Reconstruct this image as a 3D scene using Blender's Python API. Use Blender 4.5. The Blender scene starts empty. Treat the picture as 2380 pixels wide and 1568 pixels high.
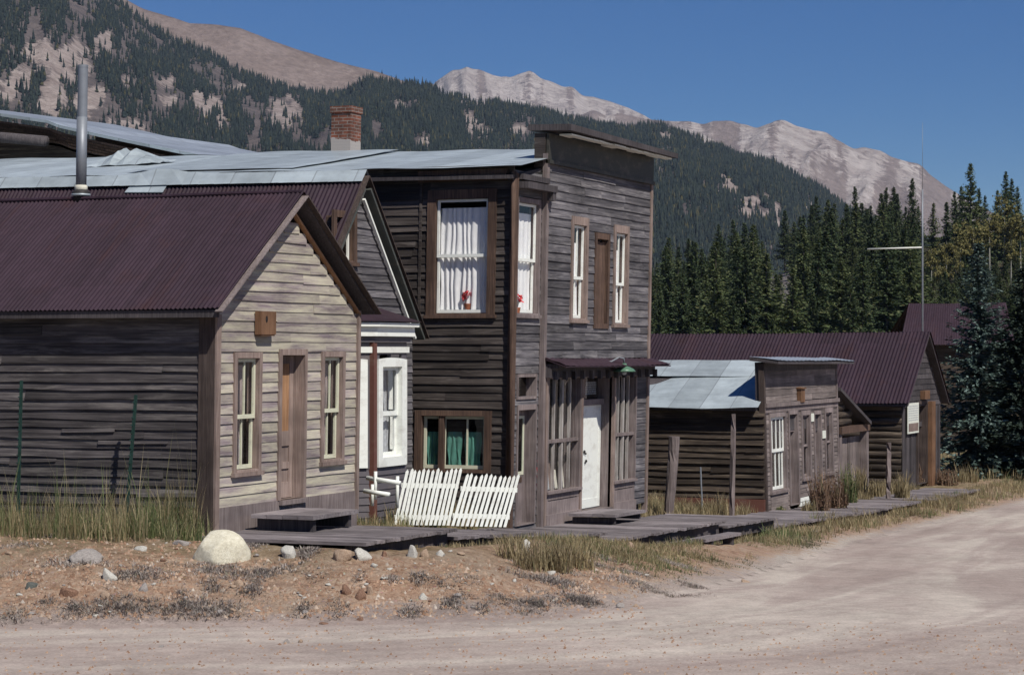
import bpy, math, random
import numpy as np
from mathutils import Vector, noise as mnoise
R = math.radians
random.seed(7); rng = np.random.default_rng(11)
scene = bpy.context.scene
COL = scene.collection
# ------------------------------------------------------------------ camera, sky, sun
# world x runs along the street (away from the camera), y runs back into the lots, z up
F, CX, HY, CZ = 5232.0, 1190.0, 814.0, 3.0            # focal length etc. in units of a 2380 px wide print
FW = np.array([12/13, 5/13, 0.0]); RT = np.array([5/13, -12/13, 0.0]); UP = np.array([0, 0, 1.0])
cam_d = bpy.data.cameras.new('camera'); cam = bpy.data.objects.new('camera', cam_d); COL.objects.link(cam)
cam.location = (0, 0, CZ); cam.rotation_euler = (math.pi/2, 0, math.atan2(5, 12) - math.pi/2)
cam_d.sensor_width = 36; cam_d.lens = 36*F/2380; cam_d.shift_y = 30/2380
cam_d.clip_start = 0.5; cam_d.clip_end = 30000
scene.camera = cam
SUN_EL, SUN_PHI = R(50), R(33)
sh = np.array([-math.sin(SUN_PHI), -math.cos(SUN_PHI)])       # horizontal direction towards the sun
sd = Vector((sh[0]*math.cos(SUN_EL), sh[1]*math.cos(SUN_EL), math.sin(SUN_EL)))
sun_d = bpy.data.lights.new('sun', 'SUN'); sun = bpy.data.objects.new('sun', sun_d); COL.objects.link(sun)
sun_d.energy = 5.0; sun_d.angle = R(0.5); sun_d.color = (1.0, 0.95, 0.87)
sun.rotation_euler = sd.to_track_quat('Z', 'Y').to_euler()
world = bpy.data.worlds.new('World'); scene.world = world; world.use_nodes = True
wn = world.node_tree.nodes; bg = wn['Background']
sky = wn.new('ShaderNodeTexSky'); sky.sky_type = 'NISHITA'; sky.sun_disc = False
sky.sun_elevation = SUN_EL; sky.sun_rotation = math.atan2(sh[0], sh[1])
sky.altitude = 3000; sky.air_density = 1.0; sky.dust_density = 0.3; sky.ozone_density = 2.0
hs = wn.new('ShaderNodeHueSaturation'); hs.inputs['Saturation'].default_value = 1.5; hs.inputs['Hue'].default_value = 0.513; hs.inputs['Value'].default_value = 1.0
world.node_tree.links.new(sky.outputs[0], hs.inputs['Color']); world.node_tree.links.new(hs.outputs[0], bg.inputs[0]); bg.inputs[1].default_value = 0.059
scene.view_settings.view_transform = 'Standard'; scene.view_settings.look = 'None'
scene.view_settings.exposure = 0.05; scene.view_settings.gamma = 1.0
scene.cycles.max_bounces = 6; scene.cycles.transparent_max_bounces = 12
scene.cycles.use_adaptive_sampling = True; scene.cycles.adaptive_threshold = 0.02

# ------------------------------------------------------------------ helpers
def ray(px, py): return FW + RT*((px-CX)/F) + UP*((HY-py)/F)
def to_px(p):
    p = np.asarray(p, float) - np.array([0, 0, CZ]); d = p @ FW
    return CX + F*(p @ RT)/d, HY - F*p[..., 2]/d
def lnk(o, parent=None):
    COL.objects.link(o)
    if parent is not None: o.parent = parent
    return o
def tag(o, label=None, cat=None, group=None, kind=None):
    if label: o['label'] = label
    if cat: o['category'] = cat
    if group: o['group'] = group
    if kind: o['kind'] = kind
    return o
def thing(name, loc, label, cat, group=None):
    o = bpy.data.objects.new(name, None); o.empty_display_size = 0.3; o.location = loc; lnk(o)
    return tag(o, label, cat, group)
def rootloc(p):
    while p is not None and p.parent is not None: p = p.parent
    return np.zeros(3) if p is None else np.array(p.location)
SHEAR = None                                           # (lean x, lean y, base z): how the old walls lean
class MB:
    def __init__(self): self.v, self.f, self.n, self.shear = [], [], 0, SHEAR
    def add(self, vs, fs):
        k = self.n; self.v.extend([tuple(map(float, a)) for a in vs]); self.n += len(vs)
        self.f.extend([tuple(i+k for i in f) for f in fs]); return self
    def hexa(self, p):                                  # 8 points: bottom ring of 4, top ring of 4
        return self.add(p, [(3,2,1,0), (4,5,6,7), (0,1,5,4), (1,2,6,5), (2,3,7,6), (3,0,4,7)])
    def box(self, x0, x1, y0, y1, z0, z1):
        return self.hexa([(x0,y0,z0),(x1,y0,z0),(x1,y1,z0),(x0,y1,z0),(x0,y0,z1),(x1,y0,z1),(x1,y1,z1),(x0,y1,z1)])
    def bar(self, a, b, w, h, up=(0, 0, 1)):            # a rectangular stick from a to b
        a, b = Vector(a), Vector(b); d = (b-a).normalized(); s = d.cross(Vector(up))
        if s.length < 1e-4: s = d.cross(Vector((1, 0, 0)))
        s.normalize(); t = s.cross(d); s *= w/2; t *= h/2
        return self.hexa([a-s-t, a+s-t, b+s-t, b-s-t, a-s+t, a+s+t, b+s+t, b-s+t])
    def tube(self, pts, rad, n=10, cap=True):
        if not hasattr(rad, '__len__'): rad = [rad]*len(pts)
        pts = [Vector(p) for p in pts]; vs = []; fs = []; m = len(pts)
        for i, p in enumerate(pts):
            d = (pts[min(i+1, m-1)]-pts[max(i-1, 0)]).normalized()
            s = d.cross(Vector((0, 0, 1)));  s = s if s.length > 1e-3 else d.cross(Vector((1, 0, 0)))
            s.normalize(); t = s.cross(d)
            for k in range(n):
                a = 2*math.pi*k/n; vs.append(p + (s*math.cos(a)+t*math.sin(a))*rad[i])
        for i in range(m-1):
            for k in range(n):
                k2 = (k+1) % n; fs.append((i*n+k, i*n+k2, (i+1)*n+k2, (i+1)*n+k))
        if cap: fs += [tuple(range(n))[::-1], tuple(range((m-1)*n, m*n))]
        return self.add(vs, fs)
    def lathe(self, c, prof, n=16):
        vs, fs, m = [], [], len(prof)
        for r, z in prof:
            for k in range(n):
                a = 2*math.pi*k/n; vs.append((c[0]+r*math.cos(a), c[1]+r*math.sin(a), c[2]+z))
        for i in range(m-1):
            for k in range(n):
                k2 = (k+1) % n; fs.append((i*n+k, i*n+k2, (i+1)*n+k2, (i+1)*n+k))
        fs += [tuple(range(n))[::-1], tuple(range((m-1)*n, m*n))]
        return self.add(vs, fs)
    def build(self, name, mat, parent=None, smooth=False):
        v = np.array(self.v, float)
        if self.shear is not None:
            dz = v[:, 2]-self.shear[2]; v[:, 0] += self.shear[0]*dz; v[:, 1] += self.shear[1]*dz
        v -= rootloc(parent)
        me = bpy.data.meshes.new(name); me.from_pydata(v.tolist(), [], self.f); me.materials.append(mat)
        if smooth: me.polygons.foreach_set('use_smooth', [True]*len(me.polygons))
        me.update(); return lnk(bpy.data.objects.new(name, me), parent)
def tri_mesh(name, V, T, mat, parent=None, loc=None, attrs=None, smooth=False):
    V = np.asarray(V, np.float32); T = np.asarray(T, np.int32)
    me = bpy.data.meshes.new(name); k = T.shape[1]
    me.vertices.add(len(V)); me.vertices.foreach_set('co', V.ravel())
    me.loops.add(T.size); me.loops.foreach_set('vertex_index', T.ravel())
    me.polygons.add(len(T)); me.polygons.foreach_set('loop_start', np.arange(len(T), dtype=np.int32)*k)
    me.polygons.foreach_set('loop_total', np.full(len(T), k, np.int32))
    if smooth: me.polygons.foreach_set('use_smooth', np.ones(len(T), bool))
    for an, av in (attrs or {}).items():
        av = np.asarray(av, np.float32)
        if av.ndim == 1: me.attributes.new(an, 'FLOAT', 'POINT').data.foreach_set('value', av)
        else: me.attributes.new(an, 'FLOAT_VECTOR', 'POINT').data.foreach_set('vector', av.ravel())
    me.materials.append(mat); me.update(calc_edges=True); me.validate()
    o = bpy.data.objects.new(name, me)
    if loc is not None: o.location = loc
    return lnk(o, parent)
class Fr:                                               # a wall plane: u to the right seen from outside, z up, d outwards
    def __init__(s, O, U, N): s.O, s.U, s.N = np.array(O, float), np.array(U, float), np.array(N, float)
    def P(s, u, z, d=0.0):
        q = s.O + s.U*u + s.N*d; return (q[0], q[1], z)
    def px(s, px, py, d=0.0):                           # where the sight line meets the (leaning) wall
        D = ray(px, py); L = np.array([SHEAR[0], SHEAR[1]]) if SHEAR else np.zeros(2); zb = SHEAR[2] if SHEAR else 0
        # t*D2 = O + N d + U u + L (CZ + t Dz - zb)
        A = np.array([[D[0]-L[0]*D[2], -s.U[0]], [D[1]-L[1]*D[2], -s.U[1]]]); b = s.O + s.N*d + L*(CZ-zb)
        t, u = np.linalg.solve(A, b); return u, CZ + t*D[2]
    def box(s, mb, u0, u1, z0, z1, d0, d1):
        P = s.P
        return mb.hexa([P(u0,z0,d1),P(u1,z0,d1),P(u1,z0,d0),P(u0,z0,d0),P(u0,z1,d1),P(u1,z1,d1),P(u1,z1,d0),P(u0,z1,d0)])
def smooth01(t): t = np.clip(t, 0, 1); return t*t*(3-2*t)

# numpy value noise
_perm = rng.random((64, 64, 4))
def vn(x, y, k=0):
    x, y = np.asarray(x, float), np.asarray(y, float)
    xi, yi = np.floor(x).astype(int), np.floor(y).astype(int); fx, fy = x-xi, y-yi
    fx, fy = fx*fx*(3-2*fx), fy*fy*(3-2*fy); g = lambda a, b: _perm[a % 64, b % 64, k]
    return (g(xi, yi)*(1-fx)+g(xi+1, yi)*fx)*(1-fy) + (g(xi, yi+1)*(1-fx)+g(xi+1, yi+1)*fx)*fy - 0.5
def fbm(x, y, k=0, o=4):
    r, a = 0, 1.0
    for i in range(o): r = r + a*vn(x*2**i+17*i, y*2**i+5*i, k); a *= 0.5
    return r

# ------------------------------------------------------------------ materials
class NT:
    def __init__(s, name):
        s.m = bpy.data.materials.new(name); s.m.use_nodes = True; s.t = s.m.node_tree; s.t.nodes.clear()
        s.out = s.n('ShaderNodeOutputMaterial'); s.b = s.n('ShaderNodeBsdfPrincipled')
        s.l(s.b.outputs[0], s.out.inputs[0])
    def n(s, typ, **kw):
        x = s.t.nodes.new(typ)
        for k, v in kw.items(): setattr(x, k, v)
        return x
    def l(s, a, b): s.t.links.new(a, b)
    def obj(s): return s.n('ShaderNodeTexCoord').outputs['Object']
    def attr(s, name): return s.n('ShaderNodeAttribute', attribute_name=name)
    def noise(s, vec, scale, detail=4, rough=0.6, mapping=None, dist=0.0):
        if mapping is not None:
            mp = s.n('ShaderNodeMapping'); mp.inputs['Scale'].default_value = mapping; s.l(vec, mp.inputs[0]); vec = mp.outputs[0]
        x = s.n('ShaderNodeTexNoise'); x.inputs['Scale'].default_value = scale; x.inputs['Detail'].default_value = detail
        x.inputs['Roughness'].default_value = rough; x.inputs['Distortion'].default_value = dist; s.l(vec, x.inputs['Vector']); return x.outputs['Fac']
    def ramp(s, fac, stops, interp='LINEAR'):
        x = s.n('ShaderNodeValToRGB'); e = x.color_ramp.elements; x.color_ramp.interpolation = interp
        while len(e) < len(stops): e.new(0.5)
        for el, (p, c) in zip(e, stops):
            el.position = p; el.color = (*c, 1) if hasattr(c, '__len__') else (c, c, c, 1)
        s.l(fac, x.inputs[0]); return x.outputs[0]
    def mix(s, fac, a, b, mode='MIX'):
        x = s.n('ShaderNodeMix', data_type='RGBA', blend_type=mode)
        for i, v in ((0, fac), (6, a), (7, b)):
            if hasattr(v, 'is_output'): s.l(v, x.inputs[i])
            elif i == 0: x.inputs[0].default_value = v
            else: x.inputs[i].default_value = (*v, 1) if hasattr(v, '__len__') else (v, v, v, 1)
        return x.outputs[2]
    def math(s, op, a, b=0.0, clamp=False):
        x = s.n('ShaderNodeMath', operation=op, use_clamp=clamp)
        for i, v in ((0, a), (1, b)):
            if hasattr(v, 'is_output'): s.l(v, x.inputs[i])
            else: x.inputs[i].default_value = v
        return x.outputs[0]
    def island(s): return s.n('ShaderNodeNewGeometry').outputs['Random Per Island']
    def bump(s, h, strength=0.3, dist=0.01):
        x = s.n('ShaderNodeBump'); x.inputs['Strength'].default_value = strength; x.inputs['Distance'].default_value = dist
        s.l(h, x.inputs['Height']); s.l(x.outputs[0], s.b.inputs['Normal'])
    def fin(s, col, rough=0.85, metal=0.0, spec=0.3):
        if hasattr(col, 'is_output'): s.l(col, s.b.inputs['Base Color'])
        else: s.b.inputs['Base Color'].default_value = (*col, 1)
        s.b.inputs['Roughness'].default_value = rough; s.b.inputs['Metallic'].default_value = metal
        s.b.inputs['Specular IOR Level'].default_value = spec; return s.m
def wood(name, c0, c1, c2, axis='h', paint=None, pamt=0.5, var=(0.6, 1.3), rough=0.85, pscale=1.3):
    t = NT(name); o = t.obj(); sc = (0.55, 0.55, 24) if axis == 'h' else ((22, 22, 1.0) if axis == 'v' else (2, 14, 14) if axis == 'x' else (14, 2, 14))
    isl = t.island()
    wh = t.n('ShaderNodeTexWhiteNoise', noise_dimensions='1D'); t.l(isl, wh.inputs['W'])
    off = t.n('ShaderNodeVectorMath', operation='MULTIPLY_ADD'); t.l(wh.outputs['Color'], off.inputs[0]); off.inputs[1].default_value = (7, 7, 7); t.l(o, off.inputs[2])
    g = t.noise(off.outputs[0], 1.6, 6, 0.65, sc, 0.4)
    col = t.ramp(g, [(0.28, c0), (0.5, c1), (0.72, c2)])
    st = t.noise(o, 0.9, 3, 0.6, (1, 1, 1.6))
    col = t.mix(1.0, col, t.ramp(st, [(0.3, 0.62), (0.65, 1.12)]), 'MULTIPLY')
    if paint:
        pn = t.noise(off.outputs[0], pscale, 7, 0.72, (0.55, 0.55, 5.5) if axis == 'h' else (1, 1, 1))
        col = t.mix(t.ramp(pn, [(1-pamt-0.13, 0.0), (1-pamt+0.15, 0.9)]), col, paint)
    if axis == 'h':
        bl = t.noise(off.outputs[0], 1.0, 6, 0.7, (0.8, 0.8, 9), 0.3); col = t.mix(t.math('MULTIPLY', t.ramp(bl, [(0.54, 0.0), (0.68, 1.0)]), 0.55), col, paint or c2); col = t.mix(t.math('MULTIPLY', t.ramp(bl, [(0.30, 1.0), (0.42, 0.0)]), 0.6), col, c0)
    x = t.n('ShaderNodeMapRange'); x.inputs[3].default_value, x.inputs[4].default_value = var; t.l(isl, x.inputs[0])
    col = t.mix(1.0, col, x.outputs[0], 'MULTIPLY')
    t.bump(g, 0.35, 0.012); return t.fin(col, rough, 0, 0.2)
def paintm(name, c, dirt=0.25, rough=0.6, dc=(0.25, 0.2, 0.16)):
    t = NT(name); o = t.obj(); n = t.noise(o, 3.0, 6, 0.7, (1, 1, 2)); g = t.noise(o, 30, 3)
    col = t.mix(t.math('MULTIPLY', t.ramp(n, [(0.5, 0.0), (0.75, 1.0)]), dirt), c, dc)
    t.bump(g, 0.1, 0.005); return t.fin(col, rough, 0, 0.3)
def plain(name, c, rough=0.8, metal=0.0, var=0.3, scale=8):
    t = NT(name); n = t.noise(t.obj(), scale, 4)
    return t.fin(t.mix(1.0, c, t.ramp(n, [(0.3, 1-var), (0.7, 1+var*0.5)]), 'MULTIPLY'), rough, metal, 0.3)
def roofm(name, c, c2, rust, rough=0.68):
    t = NT(name); o = t.obj(); n = t.noise(o, 1.1, 5, 0.65); n2 = t.noise(o, 6, 5, 0.7); st = t.noise(o, 1.0, 4, 0.6, (0.6, 7, 0.6))
    col = t.mix(t.ramp(st, [(0.3, 0.0), (0.7, 1.0)]), c, c2)
    col = t.mix(t.math('MULTIPLY', t.ramp(n, [(0.55, 0.0), (0.7, 1.0)]), 0.45), col, rust)
    col = t.mix(1.0, col, t.ramp(n2, [(0.25, 0.72), (0.7, 1.12)]), 'MULTIPLY')
    sx = t.n('ShaderNodeSeparateXYZ'); t.l(o, sx.inputs[0]); cb = t.n('ShaderNodeCombineXYZ'); t.l(t.math('FLOOR', t.math('DIVIDE', sx.outputs[1], 0.66)), cb.inputs[0]); t.l(t.math('FLOOR', t.math('DIVIDE', t.math('ADD', sx.outputs[2], t.math('MULTIPLY', n, 0.06)), 1.15)), cb.inputs[1])
    wn_ = t.n('ShaderNodeTexWhiteNoise', noise_dimensions='2D'); t.l(cb.outputs[0], wn_.inputs['Vector']); mr = t.n('ShaderNodeMapRange'); mr.inputs[3].default_value, mr.inputs[4].default_value = 0.82, 1.16; t.l(wn_.outputs['Value'], mr.inputs[0])
    col = t.mix(1.0, col, mr.outputs[0], 'MULTIPLY'); n3 = t.noise(o, 0.8, 4, 0.65, (0.5, 5, 0.5)); col = t.mix(t.math('MULTIPLY', t.ramp(n3, [(0.58, 0.0), (0.72, 1.0)]), 0.5), col, rust)
    return t.fin(col, rough, 0.0, 0.22)
def tinm(name, c, rough=0.5):
    t = NT(name); o = t.obj(); st = t.noise(o, 1.0, 5, 0.6, (3.5, 0.5, 1)); n = t.noise(o, 2.2, 5, 0.65); f = t.noise(o, 22, 3)
    col = t.mix(1.0, c, t.ramp(st, [(0.3, 0.8), (0.7, 1.1)]), 'MULTIPLY')
    col = t.mix(1.0, col, t.ramp(n, [(0.3, 0.8), (0.6, 1.05)]), 'MULTIPLY')
    col = t.mix(t.math('MULTIPLY', t.ramp(n, [(0.64, 0.0), (0.8, 1.0)]), 0.3), col, (0.2, 0.15, 0.13))
    sx = t.n('ShaderNodeSeparateXYZ'); t.l(o, sx.inputs[0]); yy = t.math('DIVIDE', sx.outputs[1], 0.82); cb = t.n('ShaderNodeCombineXYZ'); t.l(t.math('FLOOR', yy), cb.inputs[0])
    wn_ = t.n('ShaderNodeTexWhiteNoise', noise_dimensions='2D'); t.l(cb.outputs[0], wn_.inputs['Vector']); mr = t.n('ShaderNodeMapRange'); mr.inputs[3].default_value, mr.inputs[4].default_value = 0.84, 1.1; t.l(wn_.outputs['Value'], mr.inputs[0]); col = t.mix(1.0, col, mr.outputs[0], 'MULTIPLY')
    fr = t.math('FRACT', yy); col = t.mix(t.math('MULTIPLY', t.math('LESS_THAN', fr, 0.03), 0.45), col, (0.12,0.12,0.13))
    t.bump(f, 0.1, 0.01); return t.fin(col, rough, 0.25, 0.4)
def glassm(name, tint=(1, 1, 1), refl=0.12):
    t = NT(name); t.t.nodes.remove(t.b)
    tr = t.n('ShaderNodeBsdfTransparent'); tr.inputs[0].default_value = (*tint, 1)
    gl = t.n('ShaderNodeBsdfGlossy'); gl.inputs['Roughness'].default_value = 0.03
    lw = t.n('ShaderNodeLayerWeight'); lw.inputs[0].default_value = 0.5
    n = t.noise(t.obj(), 2.5, 2); bp = t.n('ShaderNodeBump'); bp.inputs['Strength'].default_value = 0.06; bp.inputs['Distance'].default_value = 0.05
    t.l(n, bp.inputs['Height']); t.l(bp.outputs[0], gl.inputs['Normal'])
    mx = t.n('ShaderNodeMixShader'); t.l(t.math('ADD', t.math('MULTIPLY', t.math('POWER', lw.outputs['Facing'], 4.0), 0.6), 0.045, True), mx.inputs[0]); t.l(tr.outputs[0], mx.inputs[1]); t.l(gl.outputs[0], mx.inputs[2])
    t.l(mx.outputs[0], t.out.inputs[0]); return t.m
def leafm(name, stops, trans=0.25, rough=0.7):
    t = NT(name); isl = t.island(); col = t.ramp(isl, stops)
    n = t.noise(t.obj(), 1.2, 2); col = t.mix(1.0, col, t.ramp(n, [(0.35, 0.75), (0.65, 1.15)]), 'MULTIPLY')
    t.fin(col, rough, 0, 0.2)
    td = t.n('ShaderNodeBsdfTranslucent'); t.l(col, td.inputs[0]); mx = t.n('ShaderNodeMixShader'); mx.inputs[0].default_value = trans
    t.l(t.b.outputs[0], mx.inputs[1]); t.l(td.outputs[0], mx.inputs[2]); t.l(mx.outputs[0], t.out.inputs[0]); return t.m
M = {}
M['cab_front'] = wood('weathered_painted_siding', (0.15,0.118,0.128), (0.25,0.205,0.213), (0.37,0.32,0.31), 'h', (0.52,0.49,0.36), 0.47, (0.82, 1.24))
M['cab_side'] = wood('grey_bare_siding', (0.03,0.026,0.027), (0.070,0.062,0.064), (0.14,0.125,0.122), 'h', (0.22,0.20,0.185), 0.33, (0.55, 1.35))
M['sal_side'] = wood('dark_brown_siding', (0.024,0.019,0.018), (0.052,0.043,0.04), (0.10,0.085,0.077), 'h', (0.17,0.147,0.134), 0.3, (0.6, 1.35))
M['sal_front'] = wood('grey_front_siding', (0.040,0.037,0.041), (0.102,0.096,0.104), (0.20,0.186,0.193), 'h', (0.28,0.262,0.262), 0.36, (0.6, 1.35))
M['post'] = wood('brown_post_wood', (0.035,0.026,0.024), (0.065,0.049,0.044), (0.11,0.085,0.074), 'v')
M['trim'] = wood('pinkish_trim_wood', (0.15,0.105,0.092), (0.235,0.178,0.155), (0.32,0.255,0.225), 'v')
M['trim_dark'] = wood('brown_trim_wood', (0.045,0.03,0.024), (0.095,0.06,0.046), (0.16,0.105,0.075), 'v')
M['box'] = wood('nest_box_wood', (0.10,0.052,0.03), (0.165,0.09,0.052), (0.23,0.135,0.08), 'v')
M['trim_grey'] = wood('grey_trim_wood', (0.11,0.085,0.082), (0.19,0.155,0.15), (0.27,0.23,0.22), 'v')
M['orange'] = wood('orange_trim_wood', (0.22,0.115,0.06), (0.33,0.185,0.10), (0.42,0.25,0.14), 'v')
M['plank_dark'] = wood('dark_plank', (0.035,0.03,0.032), (0.07,0.062,0.066), (0.12,0.105,0.105), 'v')
M['deck'] = wood('boardwalk_wood', (0.115,0.10,0.105), (0.20,0.175,0.18), (0.29,0.26,0.26), 'y', None, 0, (0.65, 1.25))
M['log'] = wood('log_wall', (0.022,0.017,0.014), (0.05,0.038,0.03), (0.12,0.094,0.072), 'h', (0.20,0.16,0.12), 0.25, (0.5, 1.4))
M['shop'] = wood('shop_siding', (0.12,0.095,0.09), (0.21,0.175,0.165), (0.32,0.27,0.25), 'h', None, 0, (0.6, 1.25))
M['vplank'] = wood('upright_planks', (0.10,0.08,0.075), (0.19,0.155,0.145), (0.29,0.245,0.225), 'v', None, 0, (0.6, 1.25))
M['white'] = paintm('white_paint', (0.78,0.80,0.75), 0.38)
M['white_old'] = paintm('flaking_white_paint', (0.74,0.75,0.69), 0.4)
M['cream'] = paintm('cream_sash_paint', (0.60,0.60,0.46), 0.5)
M['greygreen'] = paintm('grey_green_paint', (0.06,0.066,0.062), 0.3)
M['frieze'] = paintm('dark_olive_paint', (0.035,0.034,0.028), 0.3)
M['pale_bar'] = wood('pale_worn_bars', (0.16,0.13,0.12), (0.34,0.31,0.29), (0.58,0.57,0.53), 'v')
M['greyblue'] = paintm('dark_grey_paint', (0.10,0.09,0.10), 0.3)
M['red_brown'] = paintm('red_brown_paint', (0.13,0.055,0.042), 0.3)
M['roof'] = roofm('maroon_corrugated_iron', (0.028,0.0155,0.024), (0.037,0.0215,0.032), (0.042,0.017,0.018))
M['roof2'] = roofm('maroon_roofing', (0.034,0.019,0.027), (0.044,0.027,0.036), (0.046,0.02,0.019))
M['tin'] = tinm('grey_tin_sheet', (0.43,0.49,0.52))
M['tin_dull'] = tinm('dull_tin', (0.30,0.34,0.40), 0.6)
M['pipe'] = tinm('galvanised_pipe', (0.24,0.26,0.29), 0.5)
M['black'] = plain('black_iron', (0.03,0.028,0.028), 0.6)
M['dark'] = plain('dark_interior', (0.018,0.015,0.015), 0.9)
M['room'] = plain('room_lining', (0.06,0.05,0.045), 0.9)
M['glass'] = glassm('window_glass')
M['curtain'] = plain('white_curtain', (0.80,0.80,0.80), 0.9, 0, 0.08, 5)
M['lace'] = plain('grey_lace', (0.42,0.44,0.46), 0.9, 0, 0.3, 14)
M['drab'] = plain('drab_cloth', (0.30,0.25,0.24), 0.9, 0, 0.25, 6)
M['green_cloth'] = plain('green_cloth', (0.09,0.25,0.20), 0.9, 0, 0.25, 4)
M['lamp_green'] = plain('green_enamel', (0.10,0.20,0.13), 0.35, 0, 0.2)
M['tpost'] = plain('green_steel', (0.02,0.05,0.042), 0.55, 0, 0.4, 12)
M['red'] = plain('red_petals', (0.62,0.06,0.07), 0.7, 0, 0.3, 30)
M['terracotta'] = plain('terracotta', (0.35,0.12,0.06), 0.8)
M['paper'] = plain('pale_paper', (0.62,0.60,0.50), 0.9, 0, 0.2, 10)
M['sign'] = plain('sign_board', (0.66,0.68,0.60), 0.8, 0, 0.15, 9)
M['ink'] = plain('sign_ink', (0.30,0.25,0.21), 0.9)
def brickm():
    t = NT('old_brick'); o = t.obj(); mp = t.n('ShaderNodeMapping'); mp.inputs['Rotation'].default_value = (math.pi/2, 0, 0.0)
    sx = t.n('ShaderNodeSeparateXYZ'); t.l(o, sx.inputs[0]); cb = t.n('ShaderNodeCombineXYZ'); t.l(t.math('ADD', sx.outputs[0], sx.outputs[1]), cb.inputs[0]); t.l(sx.outputs[2], cb.inputs[1])
    b = t.n('ShaderNodeTexBrick'); b.inputs['Scale'].default_value = 1.0; b.inputs['Brick Width'].default_value = 0.21; b.inputs['Row Height'].default_value = 0.072
    b.inputs['Mortar Size'].default_value = 0.008; b.inputs['Color1'].default_value = (0.19,0.065,0.04,1); b.inputs['Color2'].default_value = (0.12,0.06,0.045,1); b.inputs['Mortar'].default_value = (0.22,0.19,0.17,1)
    t.l(cb.outputs[0], b.inputs['Vector']); n = t.noise(o, 4.5, 5, 0.7)
    col = t.mix(1.0, b.outputs[0], t.ramp(n, [(0.3, 0.45), (0.65, 1.2)]), 'MULTIPLY')
    ln = t.noise(o, 3, 4); z = t.math('ADD', sx.outputs[2], t.math('MULTIPLY', ln, 0.5))
    col = t.mix(t.math('LESS_THAN', z, t.math('ADD', 8.12, 0.0)), col, (0.36,0.33,0.31))
    t.bump(b.outputs['Fac'], 0.4, 0.01); return t.fin(col, 0.9)
M['brick'] = brickm()

# ------------------------------------------------------------------ ground and road
def z_st(s): return np.interp(s, [0,22,27,31.5,38,46,55,62,70,90,140,400], [.40,.48,.48,.26,-.22,-.62,-1.12,-1.27,-1.40,-1.5,-1.6,-1.6])
def z_rd(s): return np.interp(s, [0,18,26,30,38,46,55,67,90,140,400], [-.16,-.16,-.20,-.36,-.78,-1.10,-1.40,-1.6,-1.72,-1.8,-1.8])
def road_pt(px, py):
    z = -1.0
    for _ in range(30):
        D = ray(px, py); t = (z-CZ)/D[2]; p = D*t; z = 0.5*z + 0.5*float(z_rd(p[0]))
    return p[:2]
EDGE = [road_pt(*q) for q in [(0,1448),(250,1446),(500,1440),(760,1440),(1000,1432),(1250,1420),(1450,1398),(1600,1370),(1700,1344),(1800,1312),(1900,1284),(2000,1255),(2100,1229),(2240,1198),(2380,1166)]]
EDGE = np.array([[EDGE[0][0]-1.5, 70.0], [EDGE[0][0]-.4, 24.0]] + [list(e) for e in EDGE] + [[110, 11.0], [400, 9.0]])
def edge_dist(s, b):
    s, b = np.asarray(s, float), np.asarray(b, float); best = np.full(s.shape, 1e9); sgn = np.ones(s.shape); arc = np.zeros(s.shape); acc = 0.0
    for p, q in zip(EDGE[:-1], EDGE[1:]):
        v = q-p; L = np.hypot(*v); t = np.clip(((s-p[0])*v[0]+(b-p[1])*v[1])/L**2, 0, 1)
        dx, dy = s-(p[0]+t*v[0]), b-(p[1]+t*v[1]); d = np.hypot(dx, dy); m = d < best
        best = np.where(m, d, best); sgn = np.where(m, np.sign(v[0]*dy-v[1]*dx+1e-12), sgn); arc = np.where(m, acc+t*L, arc); acc += L
    return best*sgn, arc
def ground_z(s, b, fine=True, d=None):
    s, b = np.asarray(s, float), np.asarray(b, float)
    if d is None: d, _ = edge_dist(s, b)
    t = 1-(1-np.clip((d+0.15)/3.4, 0, 1))**1.6; t = np.where(d < -0.15, 0, t); z = z_rd(s) + (z_st(s)-z_rd(s))*t
    z = z - 0.22*smooth01((s-29.2)/1.2)*smooth01((b-12.7)/0.6)*smooth01((16.1-b)/0.35)*smooth01((50-s)/4)
    z = z - 0.14*smooth01((s-26.0)/0.7)*smooth01((b-12.3)/0.7)*smooth01((16.1-b)/0.35)*smooth01((44-s)/4)
    if fine:
        rough = smooth01(d/0.8)
        z = z + rough*(0.06*fbm(s*0.55, b*0.55, 0) + 0.045*fbm(s*2.3, b*2.3, 1)) + 0.012*fbm(s*0.8, b*0.8, 2) - 0.02
    return z
def gz(s, b): return float(ground_z(np.array([s]), np.array([b]))[0])
def ground_px(px, py):                                  # where a sight line meets the ground
    D = ray(px, py); lo = 12.0
    ts = np.concatenate([np.arange(12, 60, 0.05), np.arange(60, 200, 0.3)]); P = ts[:, None]*D[None]; h = P[:, 2]+CZ - ground_z(P[:, 0], P[:, 1])
    i = int(np.argmax(h < 0)); return P[i, 0], P[i, 1], gz(P[i, 0], P[i, 1])
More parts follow.
